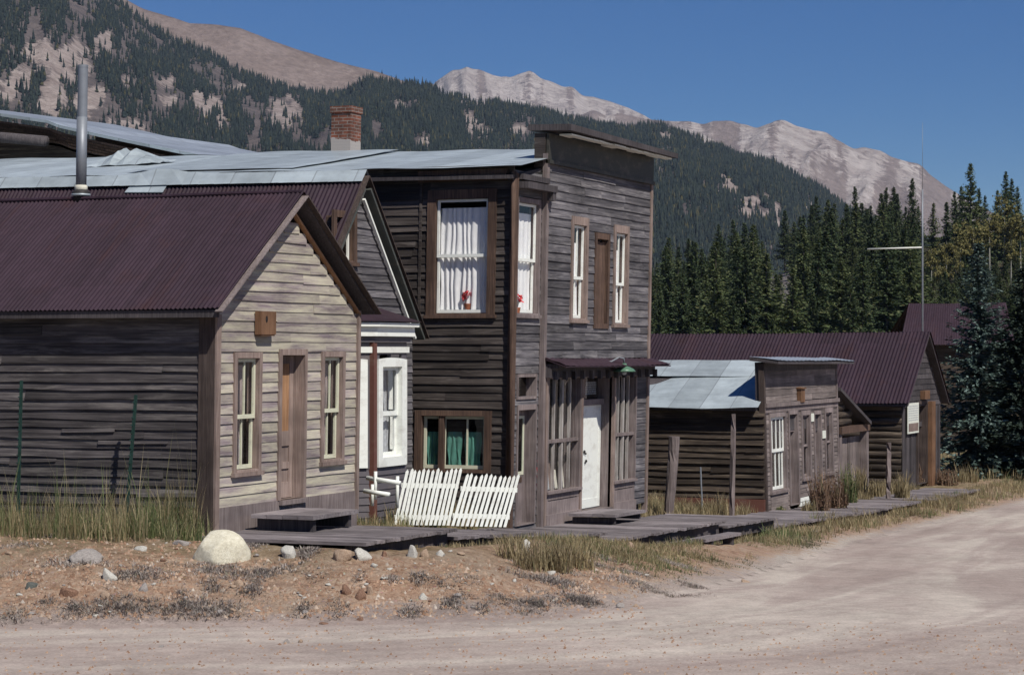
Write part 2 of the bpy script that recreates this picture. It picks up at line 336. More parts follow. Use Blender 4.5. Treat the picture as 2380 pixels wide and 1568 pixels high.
def soil_mat(name, is_road):
    t = NT(name); o = t.obj(); d = t.attr('edge_d').outputs['Fac']; al = t.attr('along').outputs['Fac']
    cb = t.n('ShaderNodeCombineXYZ'); t.l(t.math('MULTIPLY', d, 1.0), cb.inputs[0]); t.l(t.math('MULTIPLY', al, 0.13), cb.inputs[1])
    rut = t.noise(cb.outputs[0], 0.75, 5, 0.6, None, 0.6); big = t.noise(o, 0.5, 5, 0.62); fi = t.noise(o, 26, 5, 0.75); md = t.noise(o, 4, 5, 0.7)
    road = t.ramp(rut, [(0.36, (0.345,0.28,0.25)), (0.5, (0.41,0.345,0.307)), (0.62, (0.50,0.44,0.385))])
    road = t.mix(1.0, road, t.ramp(big, [(0.35, 0.88), (0.65, 1.08)]), 'MULTIPLY')
    road = t.mix(1.0, road, t.ramp(fi, [(0.3, 0.72), (0.7, 1.2)]), 'MULTIPLY'); road = t.mix(1.0, road, t.ramp(md, [(0.3, 0.86), (0.7, 1.1)]), 'MULTIPLY')
    soil = t.ramp(md, [(0.30, (0.20,0.122,0.086)), (0.48, (0.345,0.225,0.155)), (0.66, (0.46,0.345,0.26))])
    vo = t.n('ShaderNodeTexVoronoi'); vo.inputs['Scale'].default_value = 11; t.l(o, vo.inputs['Vector']); soil = t.mix(t.ramp(vo.outputs['Distance'], [(0.12, 0.6), (0.26, 0.0)]), soil, vo.outputs['Color'], 'SOFT_LIGHT'); soil = t.mix(t.ramp(vo.outputs['Distance'], [(0.10, 0.45), (0.2, 0.0)]), soil, (0.52,0.43,0.35))
    soil = t.mix(t.ramp(big, [(0.42, 0.0), (0.62, 0.55)]), soil, (0.34,0.27,0.21))
    far = t.ramp(t.math('DIVIDE', d, 30.0), [(0.03, 0.0), (0.14, 1.0)])
    wild = t.ramp(md, [(0.35, (0.09,0.085,0.04)), (0.62, (0.22,0.18,0.095))])
    soil = t.mix(t.math('MULTIPLY', far, t.ramp(t.noise(o, 0.9, 4, 0.7), [(0.36, 0.25), (0.6, 1.0)])), soil, wild)
    soil = t.mix(1.0, soil, t.ramp(fi, [(0.3, 0.68), (0.7, 1.22)]), 'MULTIPLY')
    jit = t.math('ADD', d, t.math('MULTIPLY', t.math('SUBTRACT', md, 0.5), 1.5))
    jit = t.math('ADD', jit, t.math('MULTIPLY', t.math('SUBTRACT', big, 0.5), 0.7))
    col = t.mix(t.ramp(jit, [(0.08, 0.0), (0.42, 1.0)]), road, soil)
    h = t.math('ADD', fi, t.math('MULTIPLY', md, 1.5)); t.bump(h, 0.75 if not is_road else 0.3, 0.05)
    return t.fin(col, 0.95, 0, 0.1)
def grid_sheet(name, ss, bb, mat, keep=None, dz=0.0):
    S, B = np.meshgrid(ss, bb, indexing='ij'); d, a = edge_dist(S, B); Z = ground_z(S, B, True, d) + dz
    far = np.maximum(0, np.maximum(S-160, B-60)); Z = Z - smooth01(far/400)*6
    n, m = S.shape; idx = np.arange(n*m).reshape(n, m)
    Q = np.stack([idx[:-1,:-1], idx[1:,:-1], idx[1:,1:], idx[:-1,1:]], -1).reshape(-1, 4)
    if keep is not None:
        dc = (d.ravel()[Q]).max(1); Q = Q[dc < keep]; used = np.unique(Q); rm = np.full(n*m, -1); rm[used] = np.arange(len(used)); Q = rm[Q]
    else: used = np.arange(n*m)
    V = np.stack([S, B, Z], -1).reshape(-1, 3)[used]
    o = tri_mesh(name, V, Q, mat, attrs={'edge_d': d.ravel()[used], 'along': a.ravel()[used]}, smooth=True); return tag(o, kind='structure')
ar = np.arange
ss = np.concatenate([ar(-60, 16, 6.0), ar(16, 46, 0.13), ar(46, 95, 0.3), ar(95, 170, 3), np.geomspace(170, 5200, 24)])
bb = np.concatenate([-np.geomspace(12, 3000, 16)[::-1], ar(-10, 4, 1.0), ar(4, 19, 0.13), ar(19, 30, 0.4), ar(30, 60, 3), np.geomspace(60, 5200, 24)])
grid_sheet('ground', ss, bb, soil_mat('soil', False))
grid_sheet('road', np.concatenate([ar(8, 46, 0.13), ar(46, 95, 0.3), ar(95, 250, 3)]), np.concatenate([ar(-8, 4, 0.5), ar(4, 19, 0.13), ar(19, 45, 0.4)]), soil_mat('gravel_road', True), keep=-0.02, dz=0.006)

# ------------------------------------------------------------------ mountains
def at_px(px, Y): return FW[:2]*Y + RT[:2]*((px-CX)/F)*Y
ROCKS = [(150,150,75,60),(125,225,40,50),(95,120,42,38),(240,95,28,28),(210,235,45,40),(285,300,70,22),(490,250,35,28),(515,282,28,25),(385,190,28,18),(395,232,26,15),(460,235,16,36),(665,262,48,36),
 (1120,305,32,30),(1090,272,13,14),(1060,214,70,20),(1105,238,40,12),(1621,354,28,17),(1632,381,12,12),(1660,398,13,15),(1681,412,12,12),(1702,419,20,10),(1695,445,40,18),(1740,440,22,15),(1739,469,40,16),
 (1756,495,50,14),(1780,463,14,12),(1804,492,10,18),(1812,522,10,12),(1880,478,12,15),(1905,480,14,9),(1542,316,20,11),(1519,316,13,10),(60,180,30,40),(20,215,30,30),(300,190,20,14),(560,205,25,12),(930,245,22,14),(985,330,16,22),(1210,300,26,14)]
def mount_mat(name, scrub, scrub2, rock, rock2, sc):
    t = NT(name); o = t.obj(); a = t.attr('rock').outputs['Fac']
    n = t.noise(o, 1/(45*sc), 6, 0.7); f = t.noise(o, 1/(9*sc), 5, 0.75); st = t.noise(o, 1/(30*sc), 6, 0.7, (1, 1, 0.25))
    c1 = t.mix(t.ramp(n, [(0.35, 0.0), (0.65, 1.0)]), scrub, scrub2); c2 = t.mix(t.ramp(st, [(0.36, 0.0), (0.62, 1.0)]), rock, rock2)
    am = t.math('ADD', a, t.math('MULTIPLY', t.math('SUBTRACT', f, 0.5), 1.5))
    col = t.mix(t.ramp(am, [(0.35, 0.0), (0.6, 1.0)]), c1, c2); col = t.mix(1.0, col, t.ramp(f, [(0.3, 0.7), (0.7, 1.2)]), 'MULTIPLY')
    t.bump(t.math('ADD', f, st), 0.9, 6*sc); return t.fin(col, 0.95, 0, 0.05)
def ridge(sil, Y0, Y1, zb, amp, wl, k=0, pw=1.0, rid=0.0, seed=0.0, steep=0.0):
    sx, sy = np.array(sil, float).T
    def f(px, v):
        Y = Y0+(Y1-Y0)*v; xy = FW[:2]*Y[..., None] + RT[:2]*(((px-CX)/F)*Y)[..., None]
        zr = CZ+(HY-np.interp(px, sx, sy))/F*Y1
        lat = (px-CX)/F*Y1
        gul = fbm(lat/wl+seed, v*1.6+seed, k, 5); gul2 = 0.5-np.abs(vn(lat/(wl*1.3)+3+seed, v*0.7, (k+1) % 4))*2
        w = np.sin(np.clip(v, 0, 1)*math.pi)**0.8
        if steep:
            gul = gul*.4; gul2 = 0
            for q in range(4): gul2 = gul2 + (.62**q)*(0.42-np.abs(vn(lat/wl*2**q*.9+v*steep*(1+.3*q)+seed+7*q, v*.55*1.5**q, (k+q) % 4))*2)
            gul2 = gul2*1.1
        z = zb + (zr-zb)*np.clip(v, 0, 1)**pw + amp*(gul+0.6*gul2)*w + rid*vn(lat/(wl*0.16), v*6, 2)*np.clip(v, 0, 1)
        z = np.where(v > 1, zr - (v-1)*(Y1-Y0)*0.6, z)
        return np.stack([xy[..., 0], xy[..., 1], z], -1)
    return f
def mountain(name, f, p0, p1, nx, nv, mat, rockf):
    px = np.linspace(p0, p1, nx); v = np.concatenate([np.linspace(0, 1, nv), [1.1, 1.3, 1.7]]); PX, V = np.meshgrid(px, v, indexing='ij')
    P = f(PX, V); n, m = PX.shape; idx = np.arange(n*m).reshape(n, m)
    Q = np.stack([idx[:-1,:-1], idx[:-1,1:], idx[1:,1:], idx[1:,:-1]], -1).reshape(-1, 4)[:, ::-1]
    o = tri_mesh(name, P.reshape(-1, 3), Q, mat, attrs={'rock': rockf(P, PX, V).ravel()}, smooth=True); return tag(o, kind='structure')
def rock_at(P):
    x, y = to_px(P); r = np.zeros(x.shape)
    for cx, cy, rx, ry in ROCKS: r = np.maximum(r, 1.25-np.hypot((x-cx)/rx, (y-cy)/ry))
    r = np.where(r > 0, r+.9*fbm(x/16, y/16, 1, 4), 0)+np.where(x < 760, np.clip(1.5*fbm(x/45+9, y/30+4, 2, 4)-.5, 0, .8), 0)
    return np.clip(r, 0, 1)
silA = [(-300,-330),(-100,-210),(0,-150),(150,-70),(260,-5),(350,60),(420,102),(480,122),(560,168),(640,198),(720,222),(800,219),(850,188),(920,198),(1000,206),(1060,228),(1150,246),(1250,262),(1330,278),(1400,298),(1460,304),(1530,298),(1620,326),(1700,360),(1800,386),(1900,436),(1960,484),(2050,530),(2200,580),(2400,620),(2700,650)]
silB = [(-300,-280),(0,-160),(150,-90),(290,-2),(330,20),(400,40),(440,55),(500,58),(560,65),(620,90),(700,118),(790,145),(850,160),(880,168),(920,182),(1000,215),(1100,262),(1300,340)]
silC = [(880,300),(960,230),(1020,186),(1050,168),(1085,152),(1110,160),(1165,183),(1200,173),(1230,166),(1265,181),(1330,207),(1370,226),(1420,236),(1460,250),(1500,270),(1560,292),(1700,360)]
silE = [(1200,300),(1330,262),(1420,264),(1500,276),(1560,281),(1690,287),(1760,291),(1800,280),(1850,292),(1930,316),(1990,342),(2060,356),(2110,372),(2150,396),(2205,431),(2250,462),(2320,500),(2450,560),(2700,640)]
fA = ridge(silA, 1300, 2900, -5, 42, 130, 0, 1.0, 2); fB = ridge(silB, 2950, 3700, 60, 22, 160, 1, 0.8, 1.5)
fC = ridge(silC, 5600, 6800, 300, 70, 190, 2, 0.9, 13, 0.0, .8); fE = ridge(silE, 4300, 5300, 150, 62, 200, 3, 0.9, 14, 4.0, -1.3)
mA = mount_mat('forest_floor', (0.085,0.075,0.076), (0.17,0.142,0.135), (0.23,0.185,0.17), (0.37,0.315,0.29), 1.0)
mB = mount_mat('bare_tan_slope', (0.20,0.155,0.135), (0.25,0.20,0.18), (0.24,0.19,0.17), (0.3,0.25,0.22), 1.5)
mC = mount_mat('pale_rock', (0.20,0.165,0.155), (0.26,0.215,0.20), (0.29,0.25,0.235), (0.44,0.395,0.375), 2.6)
mountain('mountain', fA, -330, 2700, 420, 90, mA, lambda P, X, V: rock_at(P))
mountain('mountain', fB, -330, 1300, 170, 30, mB, lambda P, X, V: np.clip(fbm(X/70, V*3), 0, 1))
mountain('mountain', fC, 880, 1700, 330, 80, mC, lambda P, X, V: np.clip(0.5+fbm(X/26, V*2.2, 1)*1.1 + (V-0.55)*1.0, 0, 1))
mountain('mountain', fE, 1200, 2700, 420, 80, mC, lambda P, X, V: np.clip(0.25+fbm(X/30, V*2.4, 3)*1.1 + np.exp(-((X-1850)/130)**2)*0.35, 0, 1))
silD = [(1350,720),(1510,700),(1600,690),(1750,655),(1900,610),(2060,580),(2200,570),(2380,535),(2600,500),(3000,470)]
fD = ridge(silD, 250, 560, -2.2, 2.0, 40, 1, 1.0, 0.2)
mD = mount_mat('hill_floor', (0.05,0.048,0.03), (0.11,0.095,0.07), (0.16,0.145,0.14), (0.22,0.2,0.2), 0.12)
mountain('hill', fD, 1350, 3000, 120, 40, mD, lambda P, X, V: np.clip(1.25-np.hypot((to_px(P)[0]-1815)/45, (to_px(P)[1]-670)/55), 0, 1))

# ------------------------------------------------------------------ far forest on the mountain (one mass)
def far_forest(name, f, n, p0, p1, keepf, h0, h1, mat, label):
    px = rng.uniform(p0, p1, n*4); v = rng.uniform(0.0, 1.0, n*4); P = f(px, v); k = keepf(P, px, v) > rng.random(len(px)); P = P[k][:n]; n = len(P)
    h = rng.uniform(h0, h1, n)*(0.75+0.5*rng.random(n)); r = h*rng.uniform(0.13, 0.19, n); Vs, Ts, c = [], [], 0
    for (a, b, rr) in ((0.06, 0.5, 1.0), (0.28, 0.76, 0.74), (0.55, 1.0, 0.46)):
        ng = 6; ang = np.arange(ng)*2*math.pi/ng + rng.random((n, 1))*6.28; rad = r[:, None]*rr*rng.uniform(0.65, 1.2, (n, ng))
        ring = np.stack([P[:, None, 0]+rad*np.cos(ang), P[:, None, 1]+rad*np.sin(ang), P[:, None, 2]+h[:, None]*(a+rng.uniform(-.05, .05, (n, ng)))], -1)
        top = (P + np.stack([0*h, 0*h, h*b], -1))[:, None]; blk = np.concatenate([ring, top], 1).reshape(-1, 3); Vs.append(blk)
        base = c + np.arange(n)[:, None]*(ng+1); kk = np.arange(ng)
        Ts.append(np.stack([base+kk, base+(kk+1) % ng, np.broadcast_to(base+ng, (n, ng))], -1).reshape(-1, 3)); c += n*(ng+1)
    o = tri_mesh(name, np.concatenate(Vs), np.concatenate(Ts), mat); return tag(o, label, 'forest', None, 'stuff')
M['far_needles'] = leafm('far_needles', [(0.0, (0.011,0.017,0.018)), (0.5, (0.019,0.028,0.025)), (0.9, (0.03,0.04,0.031)), (1.0, (0.075,0.068,0.03))], 0.05, 0.9)
def keepA(P, px, v):
    x, y = to_px(P); den = np.where(x < 760, .66, .80) + 1.7*fbm(px/42, v*9, 3, 4) - 1.35*rock_at(P)
    sub = np.interp(px, *np.array(silA, float).T)
    den = np.where((v > 0.965) & (px < 1000), 0.95, den)
    den -= 0.75*np.exp(-((x-650)/90)**2-((y-255)/45)**2)+0.6*np.exp(-((x-150)/140)**2-((y-250)/60)**2)
    return np.where((y < -40) | (x < -60) | (x > 2420), 0, np.clip(den+np.where(x > 1250, .35, 0), 0.03, 1)*np.clip(0.62+v, 0, 1))
far_forest('mountain_forest', fA, 60000, -330, 2500, keepA, 8, 12.5, M['far_needles'], 'dark conifer forest covering the mountain slope')
def keepB(P, px, v):
    x, y = to_px(P); return np.where((np.abs(x-900) < 45) & (v > 0.55), 0.6, 0.004)
far_forest('timberline_trees', fB, 260, 300, 1100, keepB, 8, 11, M['far_needles'], 'scattered dark trees along the bare tan ridge')

# ------------------------------------------------------------------ building helpers
def cut(lo, hi, blocks):
    segs = [(lo, hi)]
    for a, b in blocks:
        segs = [q for s in segs for q in ((s[0], min(s[1], a)), (max(s[0], b), s[1])) if q[1]-q[0] > 0.015]
    return segs
def siding(mb, fr, u0, u1, z0, z1, row=0.13, openings=(), lim=None, lap=0.022, wob=0.006, joint=2.6, back=-0.02, tilt=0.0):
    nr = max(1, round((z1-z0)/row)); row = (z1-z0)/nr
    for i in range(nr):
        z = z0+i*row; lo, hi = (u0, u1) if lim is None else lim(z+row*0.6)
        lo, hi = max(lo, u0), min(hi, u1)
        if hi-lo < 0.04: continue
        for a, b in cut(lo, hi, [(o[0], o[1]) for o in openings if min(z+row, o[3])-max(z, o[2]) > 0.35*row]):
            x = a
            while x < b-1e-6:
                e = min(b, x+joint*random.uniform(0.5, 1.6));  e = b if b-e < 0.3 else e
                n = max(1, int((e-x)/0.7)); us = [x+(e-x-0.003)*k/n for k in range(n+1)]; lp = lap*random.uniform(0.75, 1.3); tz = random.uniform(-1, 1)*wob
                vs = []
                for u in us:
                    w = tz+random.uniform(-1, 1)*wob; t = tilt*(u-u0)*(1-i/nr)
                    vs += [fr.P(u, z+w+t, lp+random.uniform(-.002, .002)), fr.P(u, z+row*1.1+t, 0.004), fr.P(u, z+row*1.1+t, back), fr.P(u, z+w+t, back)]
                fs = [(3, 2, 1, 0), tuple(4*n+k for k in (0, 1, 2, 3))]
                for k in range(n):
                    for j in range(4): fs.append((4*k+j, 4*k+(j+1) % 4, 4*k+4+(j+1) % 4, 4*k+4+j))
                mb.add(vs, fs); x = e
    return mb
def corr(mb, r0, r1, e0, e1, pitch=0.076, amp=0.011, rows=6, sag=0.02, wavy=0.012, seg=6, curl=0.0):
    r0, r1, e0, e1 = map(lambda a: np.array(a, float), (r0, r1, e0, e1)); L = np.linalg.norm(r1-r0)
    n = max(2, int(L/pitch*seg)); N = np.cross(r1-r0, e0-r0); N /= np.linalg.norm(N); N *= np.sign(N[2])
    a = np.linspace(0, 1, n+1)[:, None, None]; t = np.linspace(0, 1, rows+1)[None, :, None]
    P = (r0+(r1-r0)*a)*(1-t)+(e0+(e1-e0)*a)*t
    o = amp*np.sin(a*L/pitch*2*math.pi) + wavy*fbm(a*L*0.7+3, t*3, 1, 3) + curl*smooth01((t-0.8)/0.2)*vn(a*L*1.2, t*0, 2)
    P = P + N*o; P[..., 2] -= (sag*np.sin(a*math.pi)*(1-t*0.4))[..., 0]
    idx = np.arange((n+1)*(rows+1)).reshape(n+1, rows+1)
    Q = np.stack([idx[:-1,:-1], idx[1:,:-1], idx[1:,1:], idx[:-1,1:]], -1).reshape(-1, 4)
    return mb.add(P.reshape(-1, 3), [tuple(q) for q in Q.tolist()])
def slab(mb, r0, r1, e0, e1, th, drop=0.025):
    z = np.array([0, 0, 1.0]); p = [np.array(q, float)-z*drop for q in (r0, r1, e1, e0)]
    return mb.hexa([q-z*th for q in p]+p)
def frame_mesh(fr, u0, u1, z0, z1, tw, d0, d1, inner=0.14, top=None, bot=None, hood=0.0, mb=None):
    mb = mb or MB(); top = tw if top is None else top; bot = tw if bot is None else bot
    fr.box(mb, u0-tw, u0, z0-bot, z1+top, d0, d1); fr.box(mb, u1, u1+tw, z0-bot, z1+top, d0, d1)
    fr.box(mb, u0, u1, z1, z1+top, d0, d1+0.002); fr.box(mb, u0, u1, z0-bot, z0, d0, d1+0.002)
    if inner:                                            # the reveals
        fr.box(mb, u0-0.03, u0, z0, z1, -inner, d0); fr.box(mb, u1, u1+0.03, z0, z1, -inner, d0)
        fr.box(mb, u0, u1, z1, z1+0.03, -inner, d0); fr.box(mb, u0, u1, z0-0.03, z0, -inner, d0)
    if hood: fr.box(mb, u0-tw-0.02, u1+tw+0.02, z1+top, z1+top+0.03, d0, d1+hood)
    return mb
def sash_mesh(fr, u0, u1, z0, z1, w=0.045, mull=(0.5,), d=-0.08, th=0.035, mw=0.022, rails=()):
    mb = MB(); fr.box(mb, u0, u0+w, z0, z1, d, d+th); fr.box(mb, u1-w, u1, z0, z1, d, d+th)
    fr.box(mb, u0+w, u1-w, z1-w, z1, d, d+th-0.002); fr.box(mb, u0+w, u1-w, z0, z0+w*1.3, d, d+th-0.002)
    for m in mull:
        c = u0+(u1-u0)*m; fr.box(mb, c-mw/2, c+mw/2, z0+w*1.3, z1-w, d+0.004, d+th-0.004)
    for m in rails:
        c = z0+(z1-z0)*m; fr.box(mb, u0+w, u1-w, c-mw/2, c+mw/2, d+0.006, d+th-0.006)
    return mb
def pane_mesh(fr, u0, u1, z0, z1, d): return MB().add([fr.P(u0, z0, d), fr.P(u1, z0, d), fr.P(u1, z1, d), fr.P(u0, z1, d)], [(0, 1, 2, 3)])
def drape(fr, u0, u1, z0, z1, d, folds=7, amp=0.025, seed=0):
    n = folds*8; mb = MB(); vs = []; rr = random.Random(seed); ph = [rr.uniform(-.5, .5) for _ in range(folds+2)]
    for j in range(5):
        for i in range(n+1):
            a = i/n; k = a*folds; p = ph[int(k)]*(1-(k % 1))+ph[int(k)+1]*(k % 1)
            vs.append(fr.P(u0+(u1-u0)*a + 0.02*math.sin(j*1.7+a*9), z0+(z1-z0)*j/4, d+amp*math.sin(k*2*math.pi+p*3)*(1.15-0.15*j)))
    return mb.add(vs, [(j*(n+1)+i, j*(n+1)+i+1, (j+1)*(n+1)+i+1, (j+1)*(n+1)+i) for j in range(4) for i in range(n)])
def window(root, fr, u0, u1, z0, z1, trim='trim', sash='cream', tw=0.10, mull=(0.5,), split=0.5, sill=True, hood=0.0, proud=0.045, top=None, inner=0.16, sw=0.045, curtain=None, cz=None, folds=6, camp=0.02, label=None, mw=0.024):
    w = frame_mesh(fr, u0, u1, z0, z1, tw, 0.0, proud, inner, top, 0.03 if sill else None, hood).build('window', M[trim], root)
    if label: w['label'] = label
    if split:
        zm = z0+(z1-z0)*split
        sash_mesh(fr, u0+.01, u1-.01, zm-.02, z1-.01, sw, mull, -0.055, mw=mw).build('sash', M[sash], w); sash_mesh(fr, u0+.01, u1-.01, z0+.01, zm+.02, sw, mull, -0.092, mw=mw).build('sash', M[sash], w)
        pane_mesh(fr, u0+.03, u1-.03, zm+.02, z1-.04, -0.04).build('pane', M['glass'], w); pane_mesh(fr, u0+.03, u1-.03, z0+.04, zm-.02, -0.077).build('pane', M['glass'], w)
    else:
        sash_mesh(fr, u0+.01, u1-.01, z0+.01, z1-.01, sw, mull, -0.085, mw=mw).build('sash', M[sash], w); pane_mesh(fr, u0+.03, u1-.03, z0+.04, z1-.04, -0.068).build('pane', M['glass'], w)
    if sill:
        m = MB(); fr.box(m, u0-tw-.03, u1+tw+.03, z0-.09, z0-.03, 0.0, proud+.035); m.build('sill', M[trim], w)
    if curtain:
        a, b = cz or (z0, z1); drape(fr, u0+.03, u1-.03, a, b, -0.128, folds, camp, folds).build('curtain', M[curtain], w)
    return w
def walls_box(mb, x0, x1, y0, y1, z0, z1, sides):       # plain inner walls 8 cm thick that close a building
    t = 0.08
    if 'b' in sides: mb.box(x0, x1, y1-t, y1, z0, z1)
    if 'r' in sides: mb.box(x1-t, x1, y0, y1-t-.001, z0, z1)
    if 'l' in sides: mb.box(x0, x0+t, y0, y1-t-.001, z0, z1)
    return mb
FC = Fr((0, 15.9), (1, 0), (0, -1))                      # the line of the street fronts

# ------------------------------------------------------------------ 1. the cabin with the stovepipe
def px_open(fr, p_bl, p_tr, d=0.0):
    (a, z0), (b, z1) = fr.px(*p_bl, d=d), fr.px(*p_tr, d=d); return a, b, z0, z1
SHEAR = (0, -.015, .55)
cx0, cx1, cyb, cz0, cze, cap = 27.32, 31.74, 25.5, 0.42, 3.55, (29.48, 5.30)
cab = thing('wooden_cabin', (cx0, 15.9, 0.5), 'weathered clapboard cabin with maroon corrugated roof, tall stovepipe and two-window gable front', 'cabin')
wl, wr_, dr = (27.90, 28.53, 1.30, 2.89), (30.57, 31.18, 1.33, 2.90), (29.22, 29.92, 0.80, 2.93)
grow = lambda o, k: (o[0]-k, o[1]+k, o[2]-k, o[3]+k)
def cab_lim(z):
    if z < cze: return cx0+.06, cx1-.03
    t = (z-cze)/(cap[1]-.30-cze); return cx0+.06+(29.48-cx0)*t, cx1-.03-(cx1-29.48)*t
mb = MB(); siding(mb, FC, cx0, cx1, 0.80, 5.02, 0.148, [grow(wl, .03), grow(wr_, .03), grow(dr, .03)], cab_lim, tilt=0.0)
mb.build('front_wall', M['cab_front'], cab)
FL = Fr((cx0, 0), (0, -1), (-1, 0))                      # the cabin's long side towards the camera: u = -y
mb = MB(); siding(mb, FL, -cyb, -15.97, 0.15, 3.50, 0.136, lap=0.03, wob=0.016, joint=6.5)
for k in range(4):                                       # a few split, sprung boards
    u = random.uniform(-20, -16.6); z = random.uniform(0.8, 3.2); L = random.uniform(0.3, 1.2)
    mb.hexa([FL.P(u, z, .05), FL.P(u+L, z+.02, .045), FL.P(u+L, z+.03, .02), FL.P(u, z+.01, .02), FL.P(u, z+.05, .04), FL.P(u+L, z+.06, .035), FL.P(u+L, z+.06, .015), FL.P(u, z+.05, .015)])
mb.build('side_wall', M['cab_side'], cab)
mb = walls_box(MB(), cx0+.03, cx1, 16.0, cyb, 0.3, 3.5, 'rb'); mb.build('rear_wall', M['cab_side'], cab)
mb = MB(); FC.box(mb, cx0+.03, cx1, 0.10, 0.80, -0.04, 0.035); mb.build('skirt_board', M['trim_grey'], cab)
mb = MB(); mb.box(cx0-.045, cx0-.02, 15.872, 16.13, .15, 3.48); mb.build('corner_board', M['post'], cab)
mb = MB(); mb.box(cx0-.045, cx0+.07, 15.835, 15.87, .15, 3.50); mb.build('corner_board', M['trim'], cab)
mb = MB(); mb.box(cx1-.06, cx1+.02, 15.845, 15.89, .5, 3.62); mb.build('corner_board', M['trim'], cab)
window(cab, FC, *wl, tw=.085, sash='cream', split=.47, label='front window with pale sashes, left of the door')
window(cab, FC, *wr_, tw=.085, sash='cream', split=.47)
def small_curtain(root, fr, o, d=-0.17):
    mb = MB(); fr.box(mb, o[0]+.28, o[0]+.5, o[2]+.04, o[2]+.42, d-.01, d); mb.build('paper_sheet', M['lace'], root)
    mb = MB(); mb.hexa([fr.P(o[0]+.03,o[2]+.04,d), fr.P(o[0]+.16,o[2]+.04,d), fr.P(o[0]+.16,o[2]+.04,d-.01), fr.P(o[0]+.03,o[2]+.04,d-.01), fr.P(o[0]+.05,o[2]+.5,d), fr.P(o[0]+.22,o[2]+.44,d), fr.P(o[0]+.22,o[2]+.44,d-.01), fr.P(o[0]+.05,o[2]+.5,d-.01)]); mb.build('paper_sheet', M['paper'], root)
small_curtain(cab, FC, wl)
for o in (wl, wr_):
    L = o[1]-o[0]; drape(FC, o[0]+L*.52, o[0]+L*.84, o[2]+.03, o[3]-.1, -.17, 3, .02, 12).build('hanging_cloth', M['drab'], cab)
df = frame_mesh(FC, *dr, .085, 0, .045, .22, .09, 0.001).build('door_frame', M['trim'], cab)
mb = MB(); FC.box(mb, dr[0]-.05, dr[1]+.05, dr[2]-.07, dr[2]-.005, -.1, .10); mb.build('threshold', M['trim_grey'], cab)
mb = MB(); a, b, z0, z1 = dr; FC.box(mb, a+.01, b-.01, z0+.01, z1-.01, -.20, -.165)
for q in ((a+.01, a+.12, z0+.01, z1-.01), (b-.12, b-.01, z0+.01, z1-.01), (a+.12, b-.12, z0+.01, z0+.24), (a+.12, b-.12, z1-.13, z1-.01), (a+.12, b-.12, z0+.78, z0+1.0), (a+.12, b-.12, z0+.44, z0+.54)):
    FC.box(mb, *q, -.165, -.143)
door = mb.build('door', M['trim'], cab)
mb = MB(); FC.box(mb, a+.121, b-.121, z0+1.0, z1-.13, -.165, -.160); mb.build('door_panel', M['orange'], door)
mb = MB(); FC.box(mb, a+.03, a+.30, z0+.80, z0+1.06, -.143, -.133); mb.build('lock_plate', M['trim_grey'], door)
mb = MB(); mb.lathe(FC.P(a+.08, z0+.95, -.11), [(.012, -.02), (.028, -.01), (.028, .012), (.01, .02)], 10); mb.build('knob', M['black'], door)
# roof: corrugated sheets on a plank deck
yf, yk = 15.68, cyb+.3
rl, rr_ = (27.03, 3.585), (31.98, 3.63); rz = 5.34
mb = MB(); corr(mb, (29.48, yf, rz), (29.48, yk, rz+.03), (rl[0], yf, rl[1]), (rl[0], yk, rl[1]), .074, .012, 8, .035, .012)
corr(mb, (29.48, yf, rz), (29.48, yk, rz+.03), (rr_[0], yf, rr_[1]), (rr_[0], yk, rr_[1]), .074, .012, 4, .035, .012); roof = mb.build('roof', M['roof'], cab, True)
mb = MB(); slab(mb, (29.48, yf+.02, rz), (29.48, yk-.02, rz), (rl[0]+.05, yf+.02, rl[1]+.03), (rl[0]+.05, yk-.02, rl[1]+.03), .03, .065)
slab(mb, (29.48, yf+.02, rz), (29.48, yk-.02, rz), (rr_[0]-.05, yf+.02, rr_[1]+.03), (rr_[0]-.05, yk-.02, rr_[1]+.03), .03, .065); mb.build('roof_deck', M['plank_dark'], roof)
mb = MB(); mb.tube([(29.48, yf+.02+k*1.25, rz-.004+.006*math.sin(k*2.1)) for k in range(9)], .032, 8); mb.build('ridge_roll', M['roof'], roof)
mb = MB(); mb.bar((29.50, yf-.012, rz-.06), (rl[0]-.02, yf-.012, rl[1]-.055), .02, .12, (0, -1, 0)); mb.v = mb.v; mb.build('bargeboard', M['trim_grey'], cab)
mb = MB(); mb.bar((29.48, yf-.012, rz-.06), (rr_[0]+.02, yf-.012, rr_[1]-.055), .02, .12, (0, -1, 0)); mb.build('bargeboard', M['post'], cab)
mb = MB(); mb.box(rl[0]+.03, rl[0]+.06, yf+.02, yk, rl[1]-.13, rl[1]-.03); mb.build('eaves_board', M['plank_dark'], cab)
mb = MB()
mb.bar((29.48, 15.872, 5.055), (cx1-.01, 15.872, 3.56), .03, .075, (0, -1, 0)); mb.build('frieze_board', M['orange'], cab)
